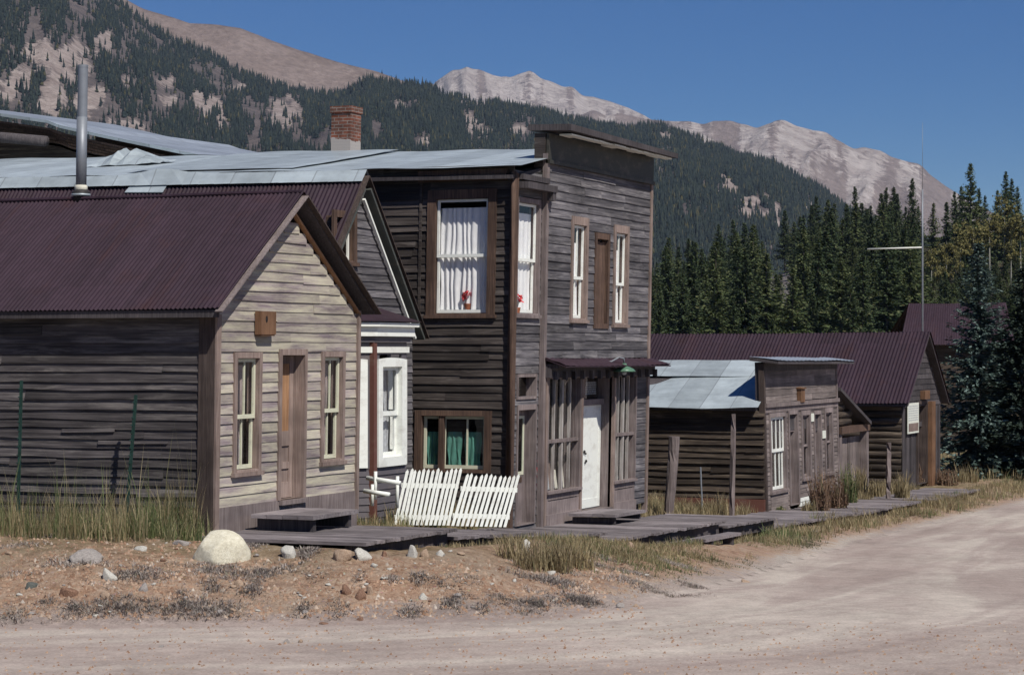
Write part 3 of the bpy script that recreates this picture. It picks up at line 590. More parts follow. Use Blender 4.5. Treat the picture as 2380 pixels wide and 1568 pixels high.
# stovepipe
sp = at_px(180, 1); D = ray(179, 440); t = 0
s0 = 29.55; t = s0/D[0]; yb_ = D[1]*t; ptop = CZ+ray(179, 152)[2]*t
mb = MB(); c = (s0, yb_); r = .082
mb.tube([(c[0], c[1], 5.45), (c[0], c[1], 6.6)], r, 14); mb.tube([(c[0]+.008, c[1], 6.56), (c[0]+.012, c[1]-.0, ptop)], r*.93, 14, False)
mb.tube([(c[0]+.012, c[1], ptop), (c[0]+.012, c[1], ptop-.04)], [r*.98, r*.98], 14, False)
pp = mb.build('stovepipe', M['pipe'], cab, True)
mb = MB(); mb.lathe((c[0], c[1], 5.26), [(.125, -.05), (.118, .13), (.14, .14), (.14, .19), (.1, .21)], 14); mb.build('pipe_collar', M['black'], pp, True)
mb = MB(); mb.lathe((c[0], c[1], 5.47), [(.09, 0), (.10, .01), (.10, .06), (.085, .08)], 14); mb.build('pipe_band', M['paper'], pp, True)
mb = MB(); mb.lathe((c[0], c[1], 5.38), [(.11, 0), (.145, .005), (.145, .035), (.1, .05)], 14); mb.build('pipe_flashing', M['tin'], pp, True)
mb = MB(); u0, u1, z0, z1 = px_open(FC, (588, 777), (624, 724)); FC.box(mb, u0+.0, u1, z0, z1, .03, .13); FC.box(mb, u0+.02, u1-.02, z0-.02, z0, .03, .12)
bx = mb.build('wooden_nest_box', M['box'], None); tag(bx, 'small reddish wooden nest box fixed on the gable of the clapboard cabin', 'nest box')
mb = MB(); mb.lathe((0, 0, 0), [(.028, 0), (.03, .006), (.01, .008)], 12); hv = np.array(mb.v); ctr = FC.P(u0+(u1-u0)*.36, z0+(z1-z0)*.66, .128)
mb.v = [(ctr[0]+p[0]*1.0, ctr[1]-p[2], ctr[2]+p[1]*1.7) for p in mb.v]; mb.build('entrance_hole', M['dark'], bx)
SHEAR = None

# ------------------------------------------------------------------ 2. the house with the white bay window
hx0, hx1, hyf, hyb = 33.15, 37.45, 17.6, 26.0; hap, heav = (35.3, 6.10), 3.62
HF = Fr((0, hyf), (1, 0), (0, -1))
hou = thing('gabled_house', (hx0, hyf, 0.1), 'dark gabled house with white bay window, between the cabin and the two-storey store', 'house')
def hou_lim(z):
    if z < heav: return hx0, hx1
    t = (z-heav)/(hap[1]-.2-heav); return hx0+(hap[0]-hx0)*t, hx1-(hx1-hap[0])*t
gw = (*[HF.px(x, 560)[0] for x in (778, 818)], 4.55, 5.28)
mb = MB(); siding(mb, HF, hx0, hx1, .05, 5.95, .135, [grow(gw, .03), (33.55, 36.15, .9, 3.1)], hou_lim); mb.build('front_wall', M['sal_front'], hou)
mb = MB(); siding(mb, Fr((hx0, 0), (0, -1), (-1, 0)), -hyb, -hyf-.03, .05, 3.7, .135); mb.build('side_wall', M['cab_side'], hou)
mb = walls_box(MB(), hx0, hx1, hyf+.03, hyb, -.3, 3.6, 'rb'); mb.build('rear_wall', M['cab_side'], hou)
window(hou, HF, *gw, trim='trim_dark', sash='white_old', tw=.12, mull=(.5,), split=0, mw=.10)
hyo = hyf-.13
mb = MB(); el, er = (32.85, 3.28), (37.78, 3.28)
corr(mb, (hap[0], hyo, hap[1]), (hap[0], hyb, hap[1]+.1), (el[0], hyo, el[1]), (el[0], hyb, el[1]), .082, .013, 5, .03, .012); corr(mb, (hap[0], hyo, hap[1]), (hap[0], hyb, hap[1]+.1), (er[0], hyo, er[1]), (er[0], hyb, er[1]), .082, .013, 3, .03, .012)
hroof = mb.build('roof', M['roof'], hou, True)
mb = MB(); slab(mb, (hap[0], hyo+.02, hap[1]), (hap[0], hyb, hap[1]), (el[0]+.04, hyo+.02, el[1]+.03), (el[0]+.04, hyb, el[1]+.03), .03, .065); slab(mb, (hap[0], hyo+.02, hap[1]), (hap[0], hyb, hap[1]), (er[0]-.04, hyo+.02, er[1]+.03), (er[0]-.04, hyb, er[1]+.03), .03, .065); mb.build('roof_deck', M['plank_dark'], hroof)
mb = MB(); n = 26
for k in range(n):                                       # tin ridge cap, slightly buckled
    a, b = hyo-.02+(hyb-hyo)*k/n, hyo-.02+(hyb-hyo)*(k+1)/n; ha, hb = [.035+.02*vn(q*1.3, 2.2) + .1*math.exp(-((q-21.6)/.5)**2) for q in (a, b)]; z = hap[1]+.1*(a-hyo)/(hyb-hyo)+.015
    mb.add([(hap[0]-.2, a, z-.175), (hap[0], a, z+ha), (hap[0]+.2, a, z-.175), (hap[0]-.2, b+.003, z-.175), (hap[0], b+.003, z+hb), (hap[0]+.2, b+.003, z-.175)], [(0, 1, 4, 3), (1, 2, 5, 4)])
mb.build('ridge_cap', M['tin'], hroof)
def on_roof(px, py, r=(35.3, 6.10), e=(32.85, 3.28), lift=.02):      # a point on the near slope
    D = ray(px, py); k = (e[1]-r[1])/(e[0]-r[0]); t = (r[1]-k*r[0]-CZ+lift)/(D[2]-k*D[0]); p = D*t; return (p[0], p[1], p[2]+CZ)
mb = MB(); q = [on_roof(*p, lift=.075) for p in ((290, 446), (378, 446), (397, 416), (318, 414))]; mb.hexa([(x, y, z-.012) for x, y, z in q]+q); mb.build('tin_patch', M['tin'], hroof)
for ex, mt in ((el, 'post'), (er, 'post')):
    mb = MB(); mb.bar((hap[0], hyo-.012, hap[1]-.06), (ex[0], hyo-.012, ex[1]-.06), .02, .13, (0, -1, 0)); mb.build('bargeboard', M[mt], hou)
mb = MB(); mb.bar((hap[0]+.1, hyf-.05, hap[1]-.28), (er[0]-.14, hyf-.05, er[1]-.07), .05, .26, (0, -1, 0)); mb.build('frieze_board', M['greygreen'], hou)
mb = MB(); mb.bar((hap[0]+.03, hyf-.07, hap[1]-.46), (er[0]-.34, hyf-.07, er[1]-.06), .04, .055, (0, -1, 0)); mb.build('frieze_moulding', M['white'], hou)
mb = MB(); mb.bar((hap[0]-.1, hyf-.05, hap[1]-.28), (el[0]+.14, hyf-.05, el[1]-.07), .05, .26, (0, -1, 0)); mb.build('frieze_board', M['greygreen'], hou)
# the bay
bp = [(33.35, 17.6), (34.2, 16.8), (35.52, 16.8), (36.3, 17.6)]; bz0, bz1 = .75, 3.20
bay = MB(); facs = []
for p, q in zip(bp[:-1], bp[1:]):
    L = math.hypot(q[0]-p[0], q[1]-p[1]); U = ((q[0]-p[0])/L, (q[1]-p[1])/L); facs.append((Fr(p, U, (U[1], -U[0])), L))
for i, (fr, L) in enumerate(facs):
    a, b = .22, L-.22; siding(bay, fr, 0.03, L-.03, .05, 1.0, .12); fr.box(bay, .03, L-.03, 2.93, 3.22, -.03, .02)
    fr.box(bay, 0.03, a, 1.0, 2.93, -.03, .02); fr.box(bay, b, L-.03, 1.0, 2.93, -.03, .02)
bw = bay.build('bay_wall', M['greyblue'], hou)
for i, (fr, L) in enumerate(facs):
    a, b = .28, L-.28; z0, z1 = 1.18, 2.72
    m = frame_mesh(fr, a, b, z0, z1, .17, .022, .06, .12, .12, .16)
    n = 10; vs = [];                                      # the low arched head of the frame
    for k in range(n+1):
        u = a-.17+(b-a+.34)*k/n; h = .03*math.sin(math.pi*k/n); vs += [fr.P(u, z1+.12, .06), fr.P(u, z1+.125+h, .06), fr.P(u, z1+.125+h, .022), fr.P(u, z1+.12, .022)]
    m.add(vs, [(4*k+j, 4*k+(j+1) % 4, 4*k+4+(j+1) % 4, 4*k+4+j) for k in range(n) for j in range(4)])
    w = m.build('window', M['white'], hou); zm = (z0+z1)/2-.05
    sash_mesh(fr, a, b, zm-.02, z1, .06, (), -.06).build('sash', M['white'], w); sash_mesh(fr, a, b, z0, zm+.02, .06, (), -.1).build('sash', M['white'], w)
    pane_mesh(fr, a+.03, b-.03, z0, z1, -.075).build('pane', M['glass'], w)
    drape(fr, a+.02, b-.02, z0, z0+.78, -.2, 5, .012, i).build('curtain', M['lace'], w)
    for sd_ in (0, 1):                                   # tied-back curtain halves
        mm = MB(); vs = []
        for k in range(9):
            t = k/8; wd = (b-a)*(.45-.33*math.sin(t*math.pi*.5)); z = z1-(z1-zm)*t
            for j in range(5):
                uu = wd*j/4; vs.append(fr.P(a+uu if sd_ == 0 else b-uu, z, -.24+.015*math.sin(j*3)))
        mm.add(vs, [(k*5+j, k*5+j+1, k*5+6+j, k*5+5+j) for k in range(8) for j in range(4)]); mm.build('curtain', M['lace'], w)
for p in bp[1:2]:
    mb = MB(); mb.box(p[0]-.06, p[0]+.06, p[1]-.055, p[1]+.06, .05, 3.2); mb.build('bay_post', M['red_brown'], hou)
def ring(off, z0, z1):
    p = [(bp[0][0]-off*1.6, 17.58), (bp[1][0]-off*.6, bp[1][1]-off), (bp[2][0]+off*.6, bp[2][1]-off), (bp[3][0]+off*1.6, 17.58)]
    return [(x, y, z0) for x, y in p]+[(x, y, z1) for x, y in p]
def ring_mesh(m, off, z0, z1): return m.add(ring(off, z0, z1), [(3, 2, 1, 0), (4, 5, 6, 7), (0, 1, 5, 4), (1, 2, 6, 5), (2, 3, 7, 6), (3, 0, 4, 7)])
ring_mesh(MB(), .13, 3.24, 3.40).build('bay_cornice', M['white'], hou); ring_mesh(MB(), .20, 3.403, 3.47).build('bay_gutter', M['white_old'], hou); ring_mesh(MB(), .07, 3.14, 3.237).build('bay_frieze', M['greyblue'], hou)
ring_mesh(MB(), .05, 2.96, 3.06).build('bay_drip', M['white_old'], hou)
mb = MB(); lo = ring(.24, 3.475, 3.49); hi = [(34.0, 17.57, 3.80), (35.7, 17.57, 3.80)]
mb.add(lo[4:]+hi, [(0, 1, 4), (1, 2, 5, 4), (2, 3, 5), (0, 3, 2, 1), (0, 4, 5, 3)]); mb.build('bay_roof', M['roof2'], hou)

# ------------------------------------------------------------------ 3. the two-storey store
SHEAR = (0, -.02, -.3)
X0, X1, XW, YB = 39.56, 45.57, 38.13, 33.0; ZB = -.45
sto = thing('two_storey_store', (X0, 15.9, -.3), 'dark two-storey false-front wooden store with grey tin roof and white door', 'store')
FS = Fr((XW, 0), (0, -1), (-1, 0))
def pz(fr, l, r, t, b, yx=None):                         # opening from left/right columns and top/bottom rows
    yx = yx or (t+b)/2; u0 = fr.px(l, yx)[0]; u1 = fr.px(r, yx)[0]; xm = (l+r)/2; return u0, u1, fr.px(xm, b)[1], fr.px(xm, t)[1]
up = pz(FS, 1013, 1134, 462, 728); low = pz(FS, 981, 1127, 966, 1090)
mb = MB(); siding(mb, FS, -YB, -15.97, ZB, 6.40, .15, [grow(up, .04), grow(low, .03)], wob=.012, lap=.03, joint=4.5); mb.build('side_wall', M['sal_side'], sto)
FM, FWG = FC, Fr((0, 15.98), (1, 0), (0, -1))
uw = pz(FM, 1328.5, 1358, 523, 740), pz(FM, 1427, 1453, 542, 751)
bw_ = pz(FM, 1383, 1409, 556, 752); grw = pz(FWG, 1199.5, 1247, 472, 728); trn = pz(FWG, 1201, 1241, 876, 921); sdr = pz(FWG, 1199.5, 1239, 952, 1216)
zcan = 2.74
mb = MB(); siding(mb, FM, X0+.05, X1-.03, 2.85, 6.55, .165, [grow(uw[0], .04), grow(uw[1], .04), grow(bw_, .03)], joint=1.6, lap=.024); mb.build('front_wall', M['sal_front'], sto)
mb = MB(); siding(mb, FWG, XW+.05, X0-.06, ZB+.05, 6.3, .15, [grow(grw, .04), grow(trn, .03), grow(sdr, .03)], joint=1.5); mb.build('wing_front_wall', M['sal_front'], sto)
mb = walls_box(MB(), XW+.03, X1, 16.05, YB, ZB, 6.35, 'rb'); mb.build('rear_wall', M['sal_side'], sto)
mb = MB(); mb.box(X0-.02, X0+.03, 16.12, YB-.1, 6.2, 6.45); mb.build('inner_wall', M['sal_side'], sto)
mb = MB(); mb.box(XW-.06, XW+.06, 15.90, 16.02, ZB, 6.25); mb.build('corner_board', M['trim_dark'], sto)
mb = MB(); mb.tube([(XW-.11, 15.93, 6.28), (XW-.105, 15.92, 3.5), (XW-.11, 15.93, .0)], .05, 10); mb.build('downpipe', M['trim_dark'], sto, True)
mb = MB(); mb.box(X0-.07, X0+.05, 15.862, 15.96, ZB, 6.72); mb.build('corner_board', M['trim_grey'], sto)
mb = MB(); mb.box(X1-.10, X1+.02, 15.855, 15.95, ZB, 6.62); mb.build('corner_board', M['trim'], sto)
# upstairs windows
w = window(sto, FS, *up, trim='trim_dark', sash='white', tw=.17, mull=(), split=.5, proud=.045, inner=.10, curtain='curtain', cz=(up[2]+.04, up[3]-.16), folds=9, camp=.022, hood=.0, label='large upstairs side window with white curtains')
window(sto, FWG, *grw, trim='trim_grey', sash='white', tw=.09, mull=(), split=.48, curtain='curtain', cz=(grw[2]+.03, grw[3]-.18), folds=5, camp=.012)
for k, o in enumerate(uw): window(sto, FM, *o, trim='trim', sash='white', tw=.11, mull=(.5,), split=.43, top=.16, curtain='curtain', cz=(o[2]+.05, o[3]-.34), folds=4, camp=.02)
bd = frame_mesh(FM, *bw_, .10, 0, .04, .12, .12, .1).build('boarded_window', M['trim_dark'], sto)
mb = MB()
for k in range(4): a = bw_[0]+(bw_[1]-bw_[0])*k/4; FM.box(mb, a+.004, a+(bw_[1]-bw_[0])/4-.004, bw_[2], bw_[3]-random.uniform(.02, .22), -.06, -.035+.004*(k % 2))
mb.build('boarding', M['trim_dark'], bd)
mb = MB(); FM.box(mb, bw_[0], bw_[1], bw_[2], bw_[3], -.12, -.1); mb.build('backing', M['dark'], bd)
# hood over the side window and the bracket cornice on the wing front
ys0, ys1 = [FS.px(x, 410)[0] for x in (978, 1183)]
zc = FS.px(1080, 396)[1], FS.px(1080, 418)[1]
mb = MB(); FS.box(mb, ys0, ys1, zc[1]-.02, zc[0], 0, .14); mb.build('window_hood', M['trim_dark'], sto)
mb = MB(); FS.box(mb, ys0, ys0+.05, 3.55, zc[1]-.02, 0, .04); mb.build('edge_board', M['sal_side'], sto)
mb = MB(); FWG.box(mb, XW+.08, X0+.12, 5.98, 6.10, .02, .26); FWG.box(mb, XW+.08, X0-.03, 6.14, 6.24, .02, .16); mb.build('wing_cornice', M['plank_dark'], sto)
mb = MB(); FWG.box(mb, X0-.06, X0+.1, 5.82, 5.98, .04, .24); mb.build('bracket', M['plank_dark'], sto)
# ground floor of the side: window with green cloth, side door
w = frame_mesh(FS, *low, .14, 0, .05, .14, .10, .06).build('window', M['trim_dark'], sto)
w['label'] = 'low three-light side window hung with green cloth'
sash_mesh(FS, low[0]+.01, low[1]-.01, low[2]+.01, low[3]-.01, .05, (.34, .70), -.09, mw=.03).build('sash', M['cream'], w)
mb = MB(); c = low[0]+(low[1]-low[0])*.31; FS.box(mb, c-.05, c+.05, low[2], low[3], -.1, .03); mb.build('mullion', M['trim_dark'], w)
pane_mesh(FS, *low, -.07).build('pane', M['glass'], w)
for a, b in ((.03, .22), (.36, .59), (.64, .90)):
    L = low[1]-low[0]; drape(FS, low[0]+L*a, low[0]+L*b, low[2]+.02, low[3]-.30, -.13, 3, .012, int(a*50)).build('curtain', M['green_cloth'], w)
frame_mesh(FWG, *trn, .06, 0, .04, .16, .06, .05).build('transom_frame', M['trim_grey'], sto)
pane_mesh(FWG, *trn, -.12).build('transom_pane', M['glass'], sto)
frame_mesh(FWG, *sdr, .06, 0, .04, .20, .10, .02).build('door_frame', M['trim_grey'], sto)
a, b, z0, z1 = sdr; mb = MB(); d0, d1 = -.2, -.16
for q in ((a, a+.1, z0, z1), (b-.12, b, z0, z1), (a+.1, b-.12, z0, z0+.9), (a+.1, b-.12, z1-.12, z1)): FWG.box(mb, *q, d0, d1)
sd1 = mb.build('side_door', M['trim_grey'], sto); fr_ = sash_mesh(FWG, a+.1, b-.12, z0+.9, z1-.12, .05, (), -.165, .02).build('door_sash', M['cream'], sd1)
pane_mesh(FWG, a+.1, b-.12, z0+.9, z1-.12, -.155).build('door_pane', M['glass'], sd1)
mb = MB(); FWG.box(mb, a+.16, b-.18, z0+.76, z0+.86, -.16, -.15); mb.build('lock_plate', M['trim_dark'], sd1)
drape(FWG, a+.1, b-.2, z0+.9, z1-.15, -.25, 3, .01, 4).build('door_curtain', M['green_cloth'], sd1)
# canopy over the shop front
za, zb_ = 2.84, 2.70
mb = MB(); slab(mb, (X0-.02, 15.86, za), (X1+.08, 15.86, za-.02), (X0-.05, 15.42, zb_), (X1+.12, 15.42, zb_-.02), .02, 0); corr(mb, (X0-.02, 15.86, za+.015), (X1+.08, 15.86, za-.005), (X0-.05, 15.41, zb_+.012), (X1+.12, 15.41, zb_-.01), .3, .008, 3, .01, .03, 8); can = mb.build('canopy', M['roof2'], sto)
mb = MB(); FC.box(mb, X0+.02, X1+.02, 2.48, 2.66, 0, .16); FC.box(mb, X0+.02, X1+.05, 2.66, 2.74, 0, .30)
for k in range(13): u = X0+.15+k*(X1-X0-.25)/12; FC.box(mb, u-.04, u+.04, 2.44, 2.60, .16, .24)
mb.build('canopy_cornice', M['plank_dark'], can)
# shop front
pc = lambda x, y, d=0: FC.px(x, y, d)
sw1 = pz(FC, 1270, 1343, 872, 1138); sw2 = pz(FC, 1426, 1472, 872, 1112); ztop = 2.46
dwx = pz(FC, 1353.6, 1414, 945, 1172); dw = (sw1[1]+.13, sw2[0]-.14, ZB+.25, ztop)
zs = (sw1[2]+sw2[2])/2
def shopwin(o, nsub):
    a, b, z0, z1 = o; w = frame_mesh(FC, a, b, z0, z1, .06, 0, .05, .14, .05, .05).build('display_window', M['trim_grey'], sto)
    zr = z0+(z1-z0)*.44; mb = MB(); FC.box(mb, a, b, zr-.03, zr+.035, -.06, .015); mb.build('rail', M['trim_grey'], w)
    for m in range(1, nsub):
        mb = MB(); c = a+(b-a)*m/nsub; k = .04 if m % 2 == 0 else .016; FC.box(mb, c-k, c+k, z0, zr-.031, -.06, .0); FC.box(mb, c-k, c+k, zr+.036, z1, -.06, .0); mb.build('glazing_bar', M['pale_bar'], w)
    pane_mesh(FC, a, b, z0, z1, -.05).build('pane', M['glass'], w)
    return w
sw1 = (sw1[0], sw1[1], zs, ztop); sw2 = (sw2[0], sw2[1], zs, ztop)
w1, w2 = shopwin(sw1, 4), shopwin(sw2, 4)
for o in (sw1, sw2):                                     # wooden aprons with a sunk panel
    a, b = o[0]-.06, o[1]+.06; mb = MB(); FC.box(mb, a, b, ZB+.1, zs-.05, -.04, .0)
    zt, zl = zs-.052, .12; 
    for q in ((a, b, zt-.12, zt), (a, b, ZB+.1, zl), (a, a+.13, zl, zt-.12), (b-.13, b, zl, zt-.12)): FC.box(mb, *q, 0, .03)
    FC.box(mb, a-.02, b+.02, zt, zt+.05, 0, .09); FC.box(mb, a-.02, b+.02, ZB+.1, ZB+.32, .03, .07); mb.build('apron_panel', M['trim_grey'], sto)
for u in (X0+.10, sw1[1]+.095, sw2[0]-.095):
    mb = MB(); FC.box(mb, u-.045, u+.045, ZB+.05, ztop+.05, -.05, .06); mb.build('pilaster', M['trim'], sto)
mb = MB(); siding(mb, FC, sw2[1]+.07, X1-.10, ZB+.2, 2.46, .14, joint=5); mb.build('side_strip', M['sal_front'], sto)
a, b, z0, z1 = dw; zt = pc(1385, 942)[1]
mb = MB(); FC.box(mb, a-.05, a, z0, z1, -.32, 0); FC.box(mb, b, b+.05, z0, z1, -.32, 0); FC.box(mb, a, b, z1, z1+.05, -.32, 0); FC.box(mb, a, b, zt, zt+.12, -.3, -.16); FC.box(mb, a-.04, b+.04, z0-.12, z0, -.32, .06); mb.build('door_frame', M['trim_grey'], sto)
mb = MB(); FC.box(mb, a+.01, b-.01, z0+.01, zt, -.27, -.23)
for q in ((a+.01, a+.12, z0+.02, zt-.01), (b-.12, b-.01, z0+.02, zt-.01), (a+.12, b-.12, z0+.02, z0+.2), (a+.12, b-.12, zt-.14, zt-.01)): FC.box(mb, *q, -.23, -.222)
wd = mb.build('white_door', M['white'], sto)
mb = MB()
for u, z, s in ((.46, 1.16, .035), (.50, 1.12, .02), (.52, .97, .03), (.49, .94, .018)): mb.lathe((0, 0, 0), [(s, 0), (s, .02), (s*.5, .03)], 10); 
hv = mb.v; mb.v = []
for i, (u, z, s) in enumerate(((.46, 1.16, .035), (.50, 1.12, .02), (.52, .97, .03), (.49, .94, .018))):
    c = FC.P(a+(b-a)*u, z0+z, -.222); mb.v += [(c[0]+p[0], c[1]-p[2], c[2]+p[1]) for p in hv[i*30:(i+1)*30]]
mb.build('latch', M['black'], wd)
pane_mesh(FC, a, b, zt+.12, z1, -.24).build('transom_pane', M['glass'], sto)
mb = MB(); FC.box(mb, a+.02, b-.02, zt+.14, z1-.02, -.34, -.31); ts = mb.build('transom_board', M['dark'], sto); ts['label'] = 'dark notice boards with faint rows of lettering above the white door'
mb = MB(); rr = random.Random(3)
for lo_, hi_, rows in ((.05, .36, 4), (.44, .94, 6)):
    for r_ in range(rows):
        u = a+(b-a)*lo_; z = z1-.10-(z1-zt-.3)*r_/rows
        while u < a+(b-a)*hi_:
            l = rr.uniform(.025, .06); FC.box(mb, u, min(u+l, a+(b-a)*hi_), z-.035, z, -.309, -.306); u += l+.025
mb.build('faint_lettering', M['lace'], ts)
mb = MB(); FC.box(mb, a+(b-a)*.385, a+(b-a)*.42, zt+.12, z1, -.24, -.19); mb.build('transom_bar', M['trim'], sto)
# goods and papers in the shop windows
for fr_o, items in ((sw1, ((.06, .18, .62, 'red'), (.26, .42, .42, 'lace'), (.56, .70, .36, 'paper'), (.78, .88, .52, 'paper'), (.44, .54, .55, 'trim'))), (sw2, ((.06, .20, .52, 'curtain'), (.30, .52, .55, 'curtain'), (.66, .86, .50, 'paper')))):
    a, b, z0, z1 = fr_o
    for l, r, h, mt in items:
        mb = MB(); d = -.17-random.uniform(0, .12); u0, u1 = a+(b-a)*l, a+(b-a)*r
        mb.hexa([FC.P(u0, z0, d), FC.P(u1, z0, d), FC.P(u1, z0, d-.04), FC.P(u0, z0, d-.04), FC.P(u0+.02, z0+h, d-.05), FC.P(u1-.01, z0+h, d-.05), FC.P(u1-.01, z0+h, d-.09), FC.P(u0+.02, z0+h, d-.09)]); mb.build('display_card', M[mt], sto)
for o, spans in ((sw1, ((.05, .17), (.36, .50), (.60, .74), (.86, .98))), (sw2, ((.12, .3), (.42, .66), (.8, .97)))):
    for l, r in (): drape(FC, o[0]+(o[1]-o[0])*l, o[0]+(o[1]-o[0])*r, o[2]+.95, o[3], -.14, 3, .015, int(l*90)).build('curtain', M['curtain'], sto)
# tin roof
mb = MB(); rn = .16
corr(mb, (43.0, 16.15, 7.14), (43.0, YB, 7.42), (37.83, 15.72, 6.36), (37.83, YB, 6.56), 2.2, .008, 8, .03, .022, 26); corr(mb, (43.0, 16.15, 7.14), (43.0, YB, 7.42), (46.0, 16.15, 6.66), (46.0, YB, 6.86), 2.2, .012, 4, .03, .05, 26)
sroof = mb.build('roof', M['tin'], sto)
mb = MB(); slab(mb, (43.0, 16.2, 7.14), (43.0, YB, 7.42), (37.9, 15.9, 6.37), (37.9, YB, 6.57), .07, .17); mb.build('roof_deck', M['plank_dark'], sroof)
kk = lambda s, y: np.interp(s, [37.83, 43.0], [6.37+.2*(y-16)/17, 7.14+.28*(y-16)/17])
def tin_sheet(s0, s1, y0, y1, lift=.03, curl=.0):
    m = MB(); vs = []; n = 8
    for i in range(n+1):
        for j in range(n+1):
            s, y = s0+(s1-s0)*i/n+.15*(j/n), y0+(y1-y0)*j/n; vs.append((s, y, kk(s, y)+lift+curl*(i/n)**2*(1+.5*math.sin(j*1.3))+.004*math.sin(i*2+j)))
    m.add(vs, [(i*(n+1)+j, i*(n+1)+j+1, (i+1)*(n+1)+j+1, (i+1)*(n+1)+j) for i in range(n) for j in range(n)]); return m
tin_sheet(38.2, 42.9, 20.6, 24.4, .012, .02).build('tin_patch', M['tin'], sroof)
# brick chimney
D = ray(789, 300); t = 44.0/D[0]; cy = D[1]*t; ztp = CZ+ray(789, 250)[2]*t
mb = MB(); mb.box(43.75, 44.25, cy-.235, cy+.235, 6.6, ztp-.14); mb.box(43.72, 44.28, cy-.26, cy+.26, ztp-.14, ztp); mb.build('chimney', M['brick'], sto)
# false front cornice
mb = MB(); mb.box(X0-.06, X1+.02, 15.92, 16.14, 6.4, 7.1); mb.build('false_front_back', M['sal_side'], sto)
mb = MB(); FC.box(mb, X0-.05, X1+.01, 6.58, 7.10, .0, .05); FC.box(mb, X0-.07, X1+.02, 6.53, 6.60, .0, .085); mb.build('frieze', M['frieze'], sto)
mb = MB(); y0, y1 = 15.38, 16.25
mb.hexa([(X0-.12, y0, 7.13), (X1+.22, y0, 7.10), (X1+.22, y1, 7.15), (X0-.12, y1, 7.16), (X0-.12, y0, 7.25), (X1+.22, y0, 7.20), (X1+.22, y1, 7.24), (X0-.12, y1, 7.27)]); cor = mb.build('cornice', M['plank_dark'], sto)
mb = MB(); rr = random.Random(5); u = X0+.2
while u < X1+.1:
    L = rr.uniform(.25, .7); mb.box(u, min(u+L, X1+.1), 15.45+rr.uniform(0, .05), 15.62+rr.uniform(0, .15), 7.07, 7.10-.001*rr.random()); u += L+rr.choice((-.004, .0))
mb.build('flaking_soffit', M['white_old'], cor)
SHEAR = None
# geranium pots in the upstairs window
def flower_pot(fr, u, z, d, label):
    c = fr.P(u, z, d); o = thing('potted_flower', c, label, 'potted plant')
    MB().lathe(c, [(.05, 0), (.07, .1), (.075, .11), (.075, .125), (.04, .125)], 12).build('pot', M['terracotta'], o)
    m, l = MB(), MB(); rr = random.Random(8)
    for k in range(46):
        a, e, r = rr.uniform(0, 6.3), rr.uniform(-.6, 1.5), rr.uniform(.05, .12); p = Vector((c[0]+r*math.cos(a)*math.cos(e), c[1]+r*math.sin(a)*math.cos(e), c[2]+.25+r*math.sin(e)))
        s = .03; t = Vector((rr.uniform(-1, 1), rr.uniform(-1, 1), rr.uniform(-1, 1))).normalized(); q = t.orthogonal().normalized(); m.add([p-t*s-q*s, p+t*s-q*s, p+t*s+q*s, p-t*s+q*s], [(0, 1, 2, 3)])
    for k in range(5): l.tube([(c[0], c[1], c[2]+.1), (c[0]+rr.uniform(-.05, .05), c[1]+rr.uniform(-.05, .05), c[2]+.24)], .006, 5)
    l.build('stems', M['tpost'], o); m.build('blossom', M['red'], o)
SHEAR = (0, -.02, -.3); u, z = FS.px(1080, 712); dy = -.02*(z+.3); SHEAR = None
flower_pot(Fr((XW, dy), (0, -1), (-1, 0)), u, z-.07, -.155, 'potted red geranium behind the lower pane of the large upstairs side window')
u, z = FWG.px(1203, 715); flower_pot(FWG, u-.02, z-.12, -.02+.135-.135-.13+.14, 'potted red geranium at the edge of the narrow upstairs window by the corner')

# ------------------------------------------------------------------ 4. the small false-front shop with the log shed behind it
SHEAR = (0, .025, -1.0)
A0, A1, ZG = 54.8, 62.1, -1.25
shp = thing('false_front_shop', (A0, 15.9, -1.0), 'low grey false-front shop with three tall front windows and a log side wall', 'shop')
zfr = 1.02                                               # foot of the sign board above the openings
ops = {k: pz(FC, *v) for k, v in dict(w1=(1790, 1824, 968, 1138), d1=(1834, 1852, 962, 1190), w2=(1864, 1880, 964, 1108), d2=(1893, 1906, 962, 1172), w3=(1918, 1932, 958, 1096)).items()}
mb = MB(); siding(mb, FC, A0+.08, A1-.05, ZG, 1.50, .12, [grow(o, .04) for o in ops.values()], joint=1.5); mb.build('front_wall', M['shop'], shp)
mb = MB(); siding(mb, FC, A0+.08, A1-.05, 1.68, 2.50, .165, joint=2.0, lap=.015, wob=.012); mb.build('sign_board', M['shop'], shp)
mb = MB(); FC.box(mb, A0, A1, 1.42, 1.56, 0, .045); FC.box(mb, A0, A1, 1.56, 1.66, 0, .10); mb.build('string_course', M['trim_grey'], shp)
mb = MB(); FC.box(mb, A0+.05, A1, 2.48, 2.74, -.05, .04); mb.build('frieze', M['plank_dark'], shp)
mb = MB(); mb.hexa([(A0-.15, 15.45, 2.66), (A1+.35, 15.45, 2.62), (A1+.35, 16.2, 2.70), (A0-.15, 16.2, 2.74), (A0-.15, 15.45, 2.74), (A1+.35, 15.45, 2.69), (A1+.35, 16.2, 2.77), (A0-.15, 16.2, 2.82)]); cs = mb.build('cornice', M['plank_dark'], shp)
mb = MB(); corr(mb, (A0-.15, 16.2, 2.84), (A1+.38, 16.2, 2.79), (A0-.17, 15.42, 2.755), (A1+.4, 15.42, 2.71), .4, .006, 2, 0, .02); mb.build('cornice_tin', M['tin_dull'], cs)
mb = MB(); mb.box(A0-.02, A1+.02, 15.94, 16.1, .9, 2.7); mb.build('false_front_back', M['plank_dark'], shp)
mb = MB(); mb.box(A0-.06, A0+.08, 15.86, 16.0, ZG, 2.66); mb.build('corner_board', M['post'], shp)
